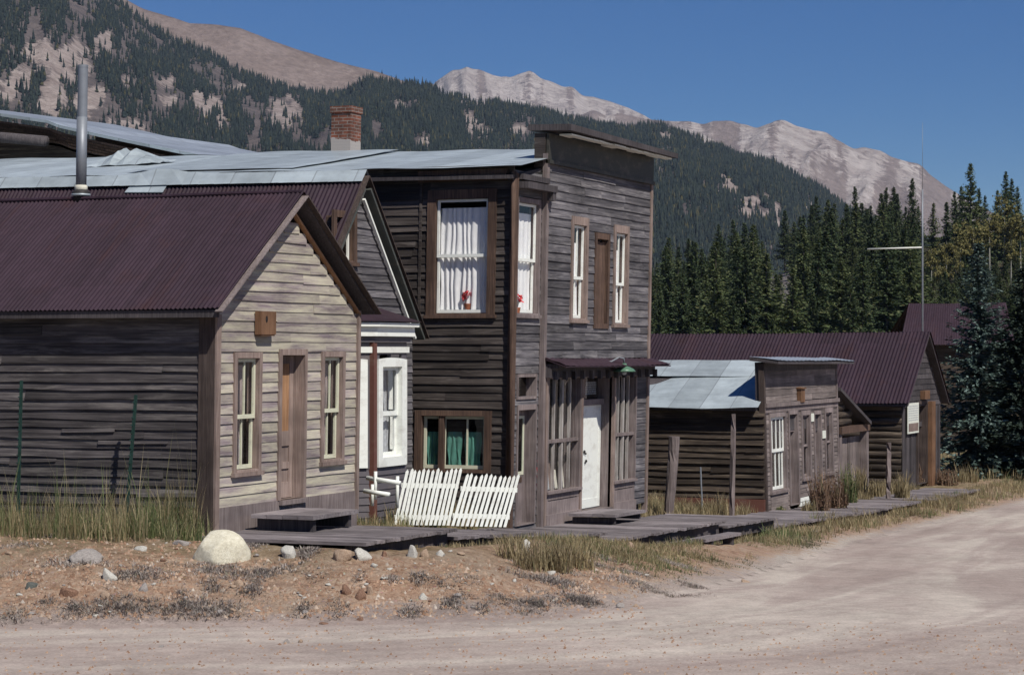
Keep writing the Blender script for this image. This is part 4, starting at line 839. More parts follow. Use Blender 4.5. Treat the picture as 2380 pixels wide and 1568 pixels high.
mb = MB(); mb.box(A1-.08, A1+.04, 15.865, 16.0, ZG, 2.62); mb.build('corner_board', M['trim_grey'], shp)
window(shp, FC, *ops['w1'], trim='trim_grey', sash='white', tw=.11, mull=(.22, .5, .78), split=.53, sill=True, curtain=None, mw=.05, sw=.06)
for k in ('w2', 'w3'): window(shp, FC, *ops[k], trim='trim_grey', sash='trim_grey', tw=.13, mull=(.5,), split=.5)
for k in ('d1', 'd2'):
    a, b, z0, z1 = ops[k]; z0 = ZG+.22; frame_mesh(FC, a, b, z0, z1, .10, 0, .05, .24, .1, .02).build('door_frame', M['trim_grey'], shp)
    zt = z1-.46; mb = MB(); FC.box(mb, a, b, zt, zt+.09, -.2, -.05); FC.box(mb, a, b, z0, zt, -.24, -.2)
    for q in ((a, a+.1, z0, zt), (b-.1, b, z0, zt), (a+.1, b-.1, z0+.9, z0+1.05), (a+.1, b-.1, z0, z0+.2), (a+.1, b-.1, zt-.12, zt)): FC.box(mb, *q, -.2, -.18)
    mb.build('door', M['trim_grey' if k == 'd1' else 'plank_dark'], shp); pane_mesh(FC, a, b, zt+.09, z1, -.15).build('transom_pane', M['glass'], shp)
mb = MB(); a = ops['w1']; FC.box(mb, a[0]-.1, a[1]+.1, ZG+.1, a[2]-.12, 0, .035); mb.build('apron_panel', M['shop'], shp)
q = pz(FC, 1856, 1886, 1154, 1173); mb = MB(); FC.box(mb, q[0], q[1], q[2]+.0, (q[2]+q[3])/2-.01, .0, .05); FC.box(mb, q[0], q[1], (q[2]+q[3])/2+.01, q[3], .0, .05); mb.build('white_boards', M['white'], shp)
q = pz(FC, 1881.5, 1888, 960, 979); mb = MB(); FC.box(mb, *q, .03, .05); mb.build('notice', M['sign'], shp)
q = pz(FC, 1908.5, 1915.5, 1000, 1018); mb = MB(); FC.box(mb, *q, .03, .05); mb.build('notice', M['sign'], shp)
q = pz(FC, 1851, 1860, 903, 934); mb = MB(); FC.box(mb, *q, .02, .13); mb.hexa([FC.P(q[0]-.03, q[3], .17), FC.P(q[1]+.03, q[3], .17), FC.P(q[1]+.03, q[3], .0), FC.P(q[0]-.03, q[3], .0), FC.P(q[0]-.03, q[3]+.02, .17), FC.P(q[1]+.03, q[3]+.02, .17), FC.P(q[1]+.03, q[3]+.05, .0), FC.P(q[0]-.03, q[3]+.05, .0)])
nb = mb.build('wooden_nest_box', M['box']); tag(nb, 'narrow brown nest box fixed on the sign board of the false-front shop', 'nest box')
SHEAR = None
# log shed: side wall of logs under a tin roof, eaves towards the camera
XL = 54.76; LS = Fr((XL, 0), (0, -1), (-1, 0))
def logs(mb, fr, u0, u1, z0, z1, r=.12, holes=()):
    n = round((z1-z0)/(2*r*.93))
    for i in range(n):
        z = z0+r+(z1-z0)*i/n
        for a, b in cut(u0, u1, [(o[0], o[1]) for o in holes if o[2] < z < o[3]]):
            a += random.uniform(-.04, .02); b += random.uniform(-.01, .03); m = max(2, int((b-a)/.8)); pts = [fr.P(a+(b-a)*k/m, z+random.uniform(-.012, .012), -.05+random.uniform(-.02, .02)) for k in range(m+1)]
            mb.tube(pts, [r*random.uniform(.9, 1.1) for _ in pts], 9)
    return mb
mb = MB(); siding(mb, LS, -19.6, -15.92, -.92, 1.46, .17, lap=.05, wob=.02, joint=4.0); mb.build('log_wall', M['log'], shp)
mb = MB(); LS.box(mb, -19.6, -15.9, -1.3, -.75, -.18, .09); fd = mb.build('stone_footing', M['red_brown'], shp)
mb = walls_box(MB(), XL+.15, A1, 16.1, 23.0, -1.3, 1.4, 'rb'); mb.build('rear_wall', M['log'], shp)
for a, b, y1_, mt, nm in (((57.2, 2.72), (54.42, 1.57), 23.2, 'tin', 'shed_roof'), ((57.2, 2.72), (62.3, .6), 23.2, 'tin_dull', 'shed_roof')):
    mb = MB(); corr(mb, (a[0], 16.12, a[1]), (a[0], y1_, a[1]), (b[0], 16.0, b[1]), (b[0], y1_, b[1]), 1.9, .01, 6, .04, .05, 24); sr = mb.build(nm, M[mt], shp)
    mb = MB(); slab(mb, (a[0], 16.14, a[1]), (a[0], y1_-.05, a[1]), (b[0]+(.08 if b[0] < a[0] else -.08), 16.1, b[1]+.03), (b[0]+(.08 if b[0] < a[0] else -.08), y1_-.05, b[1]+.03), .07, .05); mb.build('roof_deck', M['plank_dark'], sr)
m = MB(); k = (2.72-1.57)/(57.2-54.42); vs = []
for i in range(5):
    for j in range(13):
        s, y = 56.1+1.0*i/4+.1, 16.15+6.8*j/12; vs.append((s, y, 1.57+k*(s-54.42)+.022+.004*math.sin(j*2.2+i)))
m.add(vs, [(i*13+j, i*13+j+1, (i+1)*13+j+1, (i+1)*13+j) for i in range(4) for j in range(12)]); m.build('ridge_sheet', M['tin'], shp)
# plank lean-to between shop and log house
LT = Fr((0, 16.1), (1, 0), (0, -1)); lt = thing('plank_lean_to', (62.6, 16.1, -1.2), 'grey plank lean-to with wide board door, beside the false-front shop', 'lean-to')
q = pz(LT, 1951, 2010, 990, 1140); mb = MB(); n = 9
for i in range(n):
    a = q[0]+.1+(q[1]-q[0]-.2)*i/n; b = q[0]+.1+(q[1]-q[0]-.2)*(i+1)/n; LT.box(mb, a+.008, b-.008, -1.3+random.uniform(0, .06), .47, -.16, -.12+random.uniform(0, .02))
mb.build('plank_door', M['vplank'], lt)
mb = MB(); LT.box(mb, q[0]-.15, q[0]+.1, -1.4, .62, -.12, .05); mb.build('door_post', M['trim_grey'], lt); mb = MB(); LT.box(mb, q[1]-.12, q[1]+.12, -1.4, .72, -.12, .09); mb.build('door_post', M['trim_grey'], lt)
mb = MB(); LT.box(mb, q[0]-.2, q[1]+.2, .62, .82, -.15, .12); mb.build('lintel', M['trim_dark'], lt)
mb = MB(); logs(mb, LT, 62.2, 64.2, .84, 1.25, .11); logs(mb, LT, 62.2, 63.3, 1.25, 1.6, .11); mb.build('log_wall', M['log'], lt, True)
mb = MB(); mb.hexa([(62.15, 15.85, 1.86), (65.8, 15.85, .80), (65.8, 20, .80), (62.15, 20, 1.86), (62.15, 15.85, 1.96), (65.8, 15.85, .90), (65.8, 20, .90), (62.15, 20, 1.96)]); mb.build('lean_to_roof', M['plank_dark'], lt)
# ------------------------------------------------------------------ 5. the log house with the long maroon roof
LX0, LX1, LYB = 70.15, 75.75, 30.0
lg = thing('log_house', (LX0, 15.9, -1.35), 'long log house with maroon corrugated roof, beside the blue spruce', 'house')
LF = FC; lft = Fr((LX0, 0), (0, -1), (-1, 0))
mb = MB(); logs(mb, lft, -LYB, -15.95, -1.45, 1.5, .115); mb.build('side_wall', M['log'], lg, True)
mb = walls_box(MB(), LX0+.1, LX1, 16.0, LYB, -1.45, 1.5, 'rb'); mb.build('rear_wall', M['log'], lg)
do = pz(FC, 2131, 2150, 938, 1122)
mb = MB()
def lg_lim(z):
    if z < 1.45: return LX0, LX1
    t = (z-1.45)/(3.35-1.45); return LX0+(72.95-LX0)*t, LX1-(LX1-72.95)*t
siding(mb, FC, LX0, LX1, 1.2, 3.3, .17, (), lg_lim)
n = 26
for i in range(n):
    a, b = LX0+(LX1-LX0)*i/n, LX0+(LX1-LX0)*(i+1)/n
    if b > do[0] and a < do[1]: continue
    FC.box(mb, a+.004, b-.004, -1.5, 1.2, -.03, random.uniform(.0, .02))
mb.build('front_wall', M['plank_dark'], lg)
frame_mesh(FC, *do, .12, 0, .06, .3, .1, .02).build('door_frame', M['post'], lg)
a, b, z0, z1 = do; mb = MB(); FC.box(mb, a, b, z0, z1-.75, -.3, -.26); FC.box(mb, a, b, z1-.75, z1-.6, -.25, -.1); mb.build('door', M['plank_dark'], lg); pane_mesh(FC, a, b, z1-.6, z1, -.2).build('transom_pane', M['glass'], lg)
lr, le, lr2 = (72.95, 3.62), (69.75, 1.35), (76.1, 1.3); yo = 15.62
mb = MB(); corr(mb, (lr[0], yo, lr[1]), (lr[0], LYB, lr[1]), (le[0], yo, le[1]), (le[0], LYB, le[1]), .12, .018, 6, .06, .012); corr(mb, (lr[0], yo, lr[1]), (lr[0], LYB, lr[1]), (lr2[0], yo, lr2[1]), (lr2[0], LYB, lr2[1]), .12, .018, 3, .06, .012); lroof = mb.build('roof', M['roof'], lg, True)
mb = MB(); slab(mb, (lr[0], yo+.03, lr[1]), (lr[0], LYB, lr[1]), (le[0]+.06, yo+.03, le[1]+.04), (le[0]+.06, LYB, le[1]+.04), .05, .09); slab(mb, (lr[0], yo+.03, lr[1]), (lr[0], LYB, lr[1]), (lr2[0]-.06, yo+.03, lr2[1]+.04), (lr2[0]-.06, LYB, lr2[1]+.04), .05, .09); mb.build('roof_deck', M['plank_dark'], lroof)
mb = MB(); q = pz(FC, 2152.5, 2160.5, 932, 1112); FC.box(mb, q[0], q[1], -1.45, q[3], .06, .2); mb.build('door_post', M['box'], lg)
q = pz(FC, 2137, 2149, 907, 927); mb = MB(); FC.box(mb, *q, .03, .18); nb = mb.build('wooden_nest_box', M['box']); tag(nb, 'small tan nest box under the gable of the log house with the white sign', 'nest box')
# its sign
q = pz(FC, 2103.5, 2128.5, 936, 1006, 970); sg = thing('notice_sign', FC.P((q[0]+q[1])/2, q[2], .1), 'tall white notice sign with a pinkish lower panel, on the log house front', 'sign')
mb = MB(); FC.box(mb, *q, .07, .10); mb.build('sign_board', M['sign'], sg)
mb = MB(); FC.box(mb, q[0]+.08, q[1]-.08, q[2]+.06, q[2]+.32, .10, .104); mb.build('pink_panel', M['trim'], sg)
mb = MB(); rr = random.Random(9)
for z in np.linspace(q[2]+.42, q[3]-.1, 7):
    u = q[0]+.08
    while u < q[1]-.14: l = rr.uniform(.04, .1); FC.box(mb, u, u+l, z-.018, z+.018, .1, .103); u += l+.035
mb.build('faint_lettering', M['lace'], sg)
# ------------------------------------------------------------------ 6. the house behind the spruce, and the barn roof behind the store
bh = thing('distant_house', (92, 27, -1.4), 'house with plain maroon roof, half hidden behind the blue spruce', 'house')
def ptY(px, py, Y): D = ray(px, py)*Y; return np.array([D[0], D[1], D[2]+CZ])
p = [ptY(2112, 705, 104), ptY(2338, 703, 104), ptY(2360, 800, 100), ptY(2092, 800, 100)]
mb = MB(); corr(mb, p[0], p[1], p[3], p[2], .1, .007, 3, .02, .02, 4); r2 = [q+np.array([9, 3.6, -2.2]) for q in (p[0], p[1])]; corr(mb, p[0], p[1], r2[0], r2[1], .2, .02, 3, .02, .02, 4); mb.build('roof', M['roof2'], bh)
mb = MB(); u = (p[2]-p[3]); u[2] = 0; u /= np.linalg.norm(u); a, b = p[3]+u*.3+np.array([.5, .2, 0]), p[2]-u*.3+np.array([.5, .2, 0])
wv = np.array([11.0, 4.4, 0]); mb.hexa([(*a[:2], -1.8), (*b[:2], -1.8), (*(b+wv)[:2], -1.8), (*(a+wv)[:2], -1.8), (*a[:2], a[2]-.05), (*b[:2], b[2]-.05), (*(b+wv)[:2], b[2]-.6), (*(a+wv)[:2], a[2]-.6)]); mb.build('wall', M['log'], bh)
# ---
bn = thing('sagging_barn', (45.4, 26, 0.0), 'big weathered barn with sagging tin roof, behind the store at far left', 'barn')
BX = 45.2; BF = Fr((BX, 0), (0, -1), (-1, 0)); g = lambda px, py: BF.px(px, py)
prof = [g(-150, 236), g(0, 266), g(70, 276), g(140, 286), g(168, 297), g(260, 318), g(400, 347), g(520, 372)]
mb = MB(); vs = []
for u, z in prof:
    for dx in (-.55, .6, 3.0, 8.0): vs.append((BX+dx, -u, z+.03*math.sin(dx*3+u)+(.0 if dx < 0 else .02*dx)))
nn = len(prof); mb.add(vs, [(i*4+j, i*4+j+1, (i+1)*4+j+1, (i+1)*4+j) for i in range(nn-1) for j in range(3)]); br = mb.build('roof', M['tin_dull'], bn)
for (u0, z0), (u1, z1) in zip(prof[:-1], prof[1:]):
    pass
mb = MB(); fasc = [(u, z) for u, z in prof]
for (u0, z0), (u1, z1) in zip(fasc[:-1], fasc[1:]): mb.hexa([BF.P(u0, z0-.05, .56), BF.P(u1, z1-.05, .56), BF.P(u1, z1-.05, .5), BF.P(u0, z0-.05, .5), BF.P(u0, z0+.02, .57), BF.P(u1, z1+.02, .57), BF.P(u1, z1+.02, .5), BF.P(u0, z0+.02, .5)])
mb.build('tin_edge', M['tin'], br)
mb = MB()
for k in range(6): off = .16+.07*k; [mb.hexa([BF.P(u0, z0-off-.05, .45-.09*k), BF.P(u1, z1-off-.05, .45-.09*k), BF.P(u1, z1-off-.05, .38-.09*k), BF.P(u0, z0-off-.05, .38-.09*k), BF.P(u0, z0-off, .45-.09*k), BF.P(u1, z1-off, .45-.09*k), BF.P(u1, z1-off, .38-.09*k), BF.P(u0, z0-off, .38-.09*k)]) for (u0, z0), (u1, z1) in zip(prof[:-1], prof[1:]) if random.random() > .12]
mb.build('rake_boards', M['trim_dark'], bn)
mb = MB(); ul, ur = prof[0][0], prof[-1][0]; vs = [BF.P(u, 0.0, 0) for u, z in prof]+[BF.P(u, z-.2, 0) for u, z in prof]; mb.add(vs, [(i, i+1, nn+i+1, nn+i) for i in range(nn-1)])
mb.build('gable_wall', M['log'], bn); mb = MB(); vs = [BF.P(u, 0.0, -7) for u, z in prof]+[BF.P(u, z-.2, -7) for u, z in prof]; mb.add(vs, [(i, i+1, nn+i+1, nn+i) for i in range(nn-1)]); mb.build('gable_wall', M['log'], bn)
b0 = g(0, 322), g(150, 330); mb = MB(); mb.tube([(BX-.75, 33.5, b0[0][1]+.1), (BX-.75, -b0[0][0], b0[0][1]), (BX-.75, -b0[1][0], b0[1][1]-.05)], .13, 10); mb.build('hanging_gutter', M['plank_dark'], bn, True)
# loose tin on the store roof
def on_store(px, py): D = ray(px, py); k = (7.14-6.37)/(43-37.83); t = (6.37-k*37.83-CZ+.1)/(D[2]-k*D[0]); p = D*t; return np.array([p[0], p[1], p[2]+CZ])
ct = thing('crumpled_tin', tuple(on_store(280, 384)), 'crumpled sheet of loose grey tin lying on the store roof below the barn', 'tin sheet')
mb = MB(); c = on_store(285, 386); vs = []; n = 10; rr = random.Random(21)
for i in range(n+1):
    for j in range(n+1):
        y = c[1]+.75-1.6*i/n; e = i/n; rise = max(0, math.sin(e*math.pi))*.34*(.4+.6*abs(math.sin(i*1.9))); x = c[0]+.1+1.1*(j/n-.4)
        vs.append((x, y, c[2]+.15*(x-c[0])+.04+rise*(math.sin(j/n*math.pi)**.7)+rr.uniform(-.025, .025)))
mb.add(vs, [(i*(n+1)+j, i*(n+1)+j+1, (i+1)*(n+1)+j+1, (i+1)*(n+1)+j) for i in range(n) for j in range(n)]); mb.build('folded_sheet', M['tin'], ct)

# ------------------------------------------------------------------ boardwalk and steps
BW = [(26.85, 29.82, .45, .42, 13.30, 15.86, 'weathered plank boardwalk section in front of the clapboard cabin'), (29.86, 33.05, .30, .12, 13.32, 15.5, 'low boardwalk section in front of the white picket panels'),
      (33.1, 36.28, -.02, -.11, 13.35, 15.5, 'short boardwalk section before the corner of the two-storey store'), (36.32, 43.1, -.27, -.40, 13.35, 15.84, 'long boardwalk section in front of the white store door'),
      (43.15, 46.9, -.50, -.58, 13.3, 15.86, 'boardwalk section at the far corner of the two-storey store'), (46.95, 54.6, -.80, -1.0, 13.5, 15.6, 'boardwalk section passing the upright grey posts'),
      (54.65, 62.3, -1.06, -1.2, 13.6, 15.7, 'boardwalk section in front of the low false-front shop'), (63.5, 71.0, -1.24, -1.36, 13.6, 15.4, 'farthest boardwalk section, leading to the log house')]
for i, (s0, s1, z0, z1, y0, y1, lab) in enumerate(BW):
    o = thing('boardwalk_section', (s0, y0, z0), lab, 'boardwalk', 'sections of the plank boardwalk'); s = s0; mb = MB()
    while s < s1-.03:
        w = min(random.uniform(.14, .21), s1-s); z = z0+(z1-z0)*(s-s0)/(s1-s0); a, b = y0+random.uniform(-.05, .04), y1+random.uniform(-.04, .03); q = random.uniform(-.008, .008); r = random.uniform(-.012, .012)
        mb.hexa([(s, a, z-.045+q), (s+w-.012, a, z-.045+q), (s+w-.012, b, z-.045+r), (s, b, z-.045+r), (s, a, z+q), (s+w-.012, a, z+q+.004), (s+w-.012, b, z+r+.004), (s, b, z+r)]); s += w
    mb.build('planks', M['deck'], o)
    mb = MB(); mb.hexa([(s0+.05, y0+.12, z0-.26), (s1-.05, y0+.12, z1-.26), (s1-.05, y0+.2, z1-.26), (s0+.05, y0+.2, z0-.26), (s0+.05, y0+.12, z0-.062), (s1-.05, y0+.12, z1-.062), (s1-.05, y0+.2, z1-.062), (s0+.05, y0+.2, z0-.062)]); mb.build('joist', M['plank_dark'], o)
    mb = MB(); mb.hexa([(s0+.05, y1-.2, z0-.26), (s1-.05, y1-.2, z1-.26), (s1-.05, y1-.12, z1-.26), (s0+.05, y1-.12, z0-.26), (s0+.05, y1-.2, z0-.062), (s1-.05, y1-.2, z1-.062), (s1-.05, y1-.12, z1-.062), (s0+.05, y1-.12, z0-.062)]); mb.build('joist', M['plank_dark'], o)
    for k in range(max(2, int((s1-s0)/1.6))+1):
        t = k/max(2, int((s1-s0)/1.6)); s = s0+.12+(s1-s0-.24)*t; z = z0+(z1-z0)*t; mb = MB(); mb.box(s-.06, s+.06, y0+.21, y0+.33, min(gz(s, y0+.27)-.1, z-.4), z-.063); mb.build('support_post', M['plank_dark'], o)
def platform_step(x0, x1, y0, y1, z, zb, label, tilt=0):
    o = thing('plank_step', (x0, y0, zb), label, 'step'); n = 4; mb = MB()
    for k in range(n):
        a, b = y0+(y1-y0)*k/n, y0+(y1-y0)*(k+1)/n-.008; mb.hexa([(x0, a, z-.06), (x1, a, z-.06-tilt), (x1, b, z-.06-tilt), (x0, b, z-.06), (x0, a, z), (x1, a, z-tilt), (x1, b, z-tilt), (x0, b, z)])
    mb.build('tread', M['deck'], o)
    for x in (x0+.12, x1-.2):
        mb = MB(); mb.hexa([(x, y0+.06, zb), (x+.08, y0+.06, zb), (x+.08, y1-.04, zb), (x, y1-.04, zb), (x, y0+.06, z-.061-tilt), (x+.08, y0+.06, z-.061-tilt), (x+.08, y1-.04, z-.061-tilt), (x, y1-.04, z-.061-tilt)]); mb.build('trestle', M['plank_dark'], o)
platform_step(28.08, 29.5, 14.72, 15.72, .68, .44, 'low grey plank step below the orange-brown cabin door')
platform_step(40.55, 42.3, 14.75, 15.72, -.14, -.33, 'low plank step in front of the white store door', .02)
for (p0, p1, lab) in (((39.3, 13.0), (40.9, 12.75), 'upper loose plank step leading from the boardwalk to the road'), ((39.0, 12.45), (40.4, 12.2), 'lower loose plank step nearest the road')):
    za, zb2 = gz(*p0)+.17, gz(*p1)+.17; zm_ = (za+zb2)/2; a, b = (p0[0], p0[1], zm_-.02), (p1[0], p1[1], zm_+.01); o = thing('loose_step', a, lab, 'step')
    mb = MB(); mb.hexa([(a[0], a[1], a[2]-.055), (b[0], b[1], b[2]-.055), (b[0]+.05, b[1]+.27, b[2]-.055), (a[0]+.05, a[1]+.27, a[2]-.055), a, b, (b[0]+.05, b[1]+.27, b[2]), (a[0]+.05, a[1]+.27, a[2])]); mb.build('plank', M['deck'], o)
    for t in (.12, .82):
        q = [a[k]+(b[k]-a[k])*t for k in range(3)]; mb = MB(); mb.box(q[0], q[0]+.1, q[1]+.05, q[1]+.24, min(gz(q[0], q[1]), q[2])-.25, q[2]-.06); mb.build('bearer', M['plank_dark'], o)

# ------------------------------------------------------------------ picket panels, fallen rail, posts, rods
def picket_panel(a, b, n, h, shift, back, rails, label):
    a, b = np.array(a, float), np.array(b, float); o = thing('picket_panel', tuple(a), label, 'fence panel', 'white picket panels leaning by the store'); d = (b-a)/np.linalg.norm(b-a); nrm = np.array([-d[1], d[0], 0]); nrm = nrm if nrm[0] > 0 else -nrm
    lean = np.array([back, 0, 0]); rr = random.Random(n)
    for k in range(n):
        t = (k+.5)/n; p = a+(b-a)*t; hh = h*rr.uniform(.97, 1.03); w = .05; s = d*(shift+rr.uniform(-.02, .02)); q = p+s*hh+lean*hh+np.array([0, 0, hh]); e = d*w/2; th = nrm*.02
        tip = q+(q-p)/hh*.04; mb = MB(); v = [p-e-th, p+e-th, p+e, p-e, q-e-th, q+e-th, q+e, q-e]; mb.hexa(v)
        mb.add([q-e-th, q+e-th, q+e, q-e, tip-th, tip], [(0, 1, 4), (3, 5, 2), (1, 2, 5, 4), (0, 4, 5, 3)]); mb.build('picket', M['white'], o)
    for z in rails:
        hh = h*z; off = d*(shift*hh)+lean*hh+np.array([0, 0, hh])+nrm*.024; mb = MB(); mb.bar(a+off, b+off, .04, .08, (0, 0, 1)); mb.build('rail', M['white'], o)
def gp(px, py, z=None):
    x, y, g_ = ground_px(px, py) if z is None else (0, 0, 0)
    if z is not None: D = ray(px, py); t = (z-CZ)/D[2]; x, y, g_ = D[0]*t, D[1]*t, z
    return (x, y, g_)
picket_panel(gp(913, 1219, .08), gp(1046, 1220, .06), 13, .90, .17, .12, (.14, .73), 'left white picket panel leaning beside the store, with taller straight pickets')
picket_panel(gp(1046, 1221, .06), gp(1178, 1224, .02), 12, .84, .24, .14, (.2, .74), 'right white picket panel by the store corner, more steeply slanted')
fr_ = thing('fallen_railing', gp(860, 1150, .3), 'fallen white pole railing in the grass by the cabin corner', 'railing')
P1 = [ptY(853, 1110, 37.2), ptY(930, 1122, 36.9)]; P2 = [ptY(846, 1140, 37.0), ptY(905, 1149, 36.8)]
for P_ in (P1, P2): mb = MB(); mb.tube(P_, .038, 10); mb.build('rail', M['white'], fr_, True)
for px, t_, b_ in ((873, 1095, 1160), (866, 1125, 1175), (924, 1106, 1180)): mb = MB(); mb.tube([ptY(px, t_, 37.1), ptY(px-1, b_, 37.1)], .028, 8); mb.build('upright', M['white'], fr_, True)
def post(name, px, base, top, w, mat, label, cat, lean=0.0, round_=True, flare=1.0, group=None, Yd=None):
    x, y, z = ground_px(px, base)
    if Yd: p_ = ptY(px, base, Yd); x, y = p_[0], p_[1]; z = gz(x, y)
    Y = (np.array([x, y, 0])@FW); zt = CZ+(HY-top)/F*Y; sc = Y/F; mb = MB(); r = w*sc/2
    dx = RT*lean*sc; p0 = np.array([x, y, z-.25]); p1 = np.array([x, y, zt])+dx; n = 7
    pts = [p0+(p1-p0)*k/n+np.array([random.uniform(-1, 1)*r*.12, random.uniform(-1, 1)*r*.12, 0])*(0 < k < n) for k in range(n+1)]
    mb.tube(pts, [r*(1+(flare-1)*k/n) for k in range(n+1)], 9 if round_ else 4); o = mb.build(name, M[mat], None, False); return tag(o, label, cat, group)
post('wooden_post', 1553, 1190, 1014, 22, 'trim_grey', 'thick leaning grey post beside the store, in front of the log wall', 'post', 14, True, 1.2, Yd=50.5)
post('wooden_post', 1701, 1178, 962, 13, 'trim_grey', 'tall straight pale post in front of the log shed wall', 'post', 4, False, Yd=52.5)
post('thin_stake', 1634, 1176, 1085, 4, 'pipe', 'thin grey metal stake between the two grey posts', 'stake', -6, Yd=52.3)
post('wooden_post', 2064, 1140, 1028, 13, 'trim_grey', 'short grey post before the log house side wall', 'post', 2, False, Yd=64.5)
post('wooden_post', 2262, 1102, 1010, 9, 'white_old', 'pale leaning post at the foot of the blue spruce', 'post', 13)
post('wooden_post', 2229, 1098, 1050, 5, 'trim_grey', 'small post holding the slanting rail by the log house', 'post', 0)
post('wooden_pole', 2283, 1106, 748, 9, 'trim_grey', 'tall bare grey pole standing before the blue spruce', 'pole', -5)
a, b = ptY(2187, 1094, 80), ptY(2262, 1040, 80); mb = MB(); mb.tube([a, b], .05, 8); tag(mb.build('slanting_rail', M['trim_grey']), 'slanting grey rail running up from the log house corner', 'rail')
for px, base, top, lean, lab in ((38, 1200, 884, 10, 'taller green steel fence stake at the far left'), (287, 1178, 917, 27, 'leaning green steel fence stake before the cabin side wall')):
    s_ = 26.75 if px < 100 else 26.9; D = ray(px, base); x, y = D[0]*s_/D[0], D[1]*s_/D[0]; z = gz(x, y); Y = np.array([x, y, 0])@FW; zt = CZ+(HY-top)/F*Y; o = thing('steel_fence_stake', (x, y, z), lab, 'fence stake', 'green steel fence stakes'); q = np.array([x, y, zt])+RT*lean*Y/F; p = np.array([x, y, z-.2])
    mb = MB(); mb.bar(p, q, .032, .01, (0, 1, 0)); mb.bar(p+RT*.018, q+RT*.018, .01, .035, (0, 1, 0)); mb.build('stake', M['tpost'], o)
    mb = MB()
    for k in range(14): c = p+(q-p)*(.3+.05*k)-np.array([.025, 0, 0]); mb.box(c[0]-.01, c[0]+.01, c[1]-.015, c[1]+.015, c[2]-.008, c[2]+.008)
    mb.build('studs', M['tpost'], o)
# antenna mast
mx, my, mzb = ptY(2144, 1000, 96); o = thing('antenna_mast', (mx, my, -1.6), 'tall thin antenna mast with one horizontal side arm behind the log house', 'mast'); zt = lambda py: ptY(2144, py, 96)[2]
mb = MB(); mb.tube([(mx, my, -1.7), (mx, my, zt(575)), (mx, my, zt(440))], [.042, .04, .035], 8); mb.tube([(mx, my, zt(441)), (mx, my, zt(285))], [.011, .006], 6); mb.build('pole', M['pipe'], o, True)
mb = MB(); mb.tube([(mx, my, zt(575)), tuple(ptY(2016, 579, 96.5))], .033, 8); mb.build('arm', M['white_old'], o, True)
# green lamp over the store door
SHEAR = (0, -.02, -.3)
c = FC.P(FC.px(1451, 857, .42)[0], FC.px(1451, 857, .42)[1], .42); lo = thing('gooseneck_lamp', c, 'green enamel lamp shade on a bent pipe under the store canopy', 'lamp')
mb = MB(); mb.lathe((c[0], c[1], c[2]), [(.23, -.055), (.235, -.05), (.19, .0), (.10, .045), (.05, .06), (.045, .11), (.02, .115)], 22); mb.build('lamp_shade', M['lamp_green'], lo, True)
mb = MB(); mb.tube([(c[0], c[1], c[2]+.10), (c[0]-.02, c[1]+.01, c[2]+.21), (c[0]-.1, c[1]+.08, c[2]+.235), (c[0]-.22, c[1]+.2, c[2]+.15), (c[0]-.45, c[1]+.27, c[2]+.12), (c[0]-.6, 15.74, c[2]+.12)], .018, 8); mb.build('bent_pipe', M['pipe'], lo, True)
mb = MB(); mb.lathe((c[0], c[1], c[2]-.05), [(.02, -.07), (.045, -.05), (.05, -.02), (.03, .02)], 12); mb.build('bulb', M['lace'], lo, True)
SHEAR = None

# ------------------------------------------------------------------ rocks
def rockm(name, a, b, c):
    t = NT(name); o = t.obj(); n = t.noise(o, 7, 6, 0.7); f = t.noise(o, 45, 4, 0.7); col = t.ramp(n, [(0.3, a), (0.52, b), (0.7, c)]); col = t.mix(1.0, col, t.ramp(f, [(0.3, 0.75), (0.7, 1.15)]), 'MULTIPLY')
    t.bump(t.math('ADD', n, f), 0.5, 0.02); return t.fin(col, 0.9, 0, 0.2)
RM = dict(pale=rockm('pale_granite', (0.50,0.46,0.35), (0.66,0.62,0.49), (0.74,0.71,0.59)), white=rockm('white_stone', (0.36,0.35,0.31), (0.52,0.50,0.45), (0.62,0.60,0.56)), grey=rockm('grey_stone', (0.22,0.20,0.19), (0.33,0.30,0.28), (0.42,0.39,0.36)),
          tan=rockm('tan_stone', (0.24,0.17,0.12), (0.40,0.29,0.21), (0.50,0.40,0.31)), brown=rockm('brown_stone', (0.13,0.075,0.05), (0.24,0.14,0.095), (0.33,0.21,0.15)), green=rockm('dark_stone', (0.06,0.065,0.06), (0.11,0.12,0.11), (0.18,0.18,0.16)))
def rock_mesh(seed, sub=3, rough=.26, flat=.58):
    import bmesh
    bm = bmesh.new(); bmesh.ops.create_icosphere(bm, subdivisions=sub, radius=1.0); rr = random.Random(seed); off = Vector((rr.uniform(-50, 50), rr.uniform(-50, 50), rr.uniform(-50, 50))); planes = [Vector((rr.gauss(0, 1), rr.gauss(0, 1), rr.gauss(0, .8))).normalized() for _ in range(10)]
    for v in bm.verts:
        p = v.co.copy(); p *= 1+rough*mnoise.noise(p*1.1+off)*1.6+rough*.35*mnoise.noise(p*3.2+off)
        for n in planes:
            e = p.dot(n)-flat
            if e > 0: p -= n*e*.92
        v.co = p
    me = bpy.data.meshes.new('rock'); bm.to_mesh(me); bm.free(); me.polygons.foreach_set('use_smooth', [True]*len(me.polygons)); return me
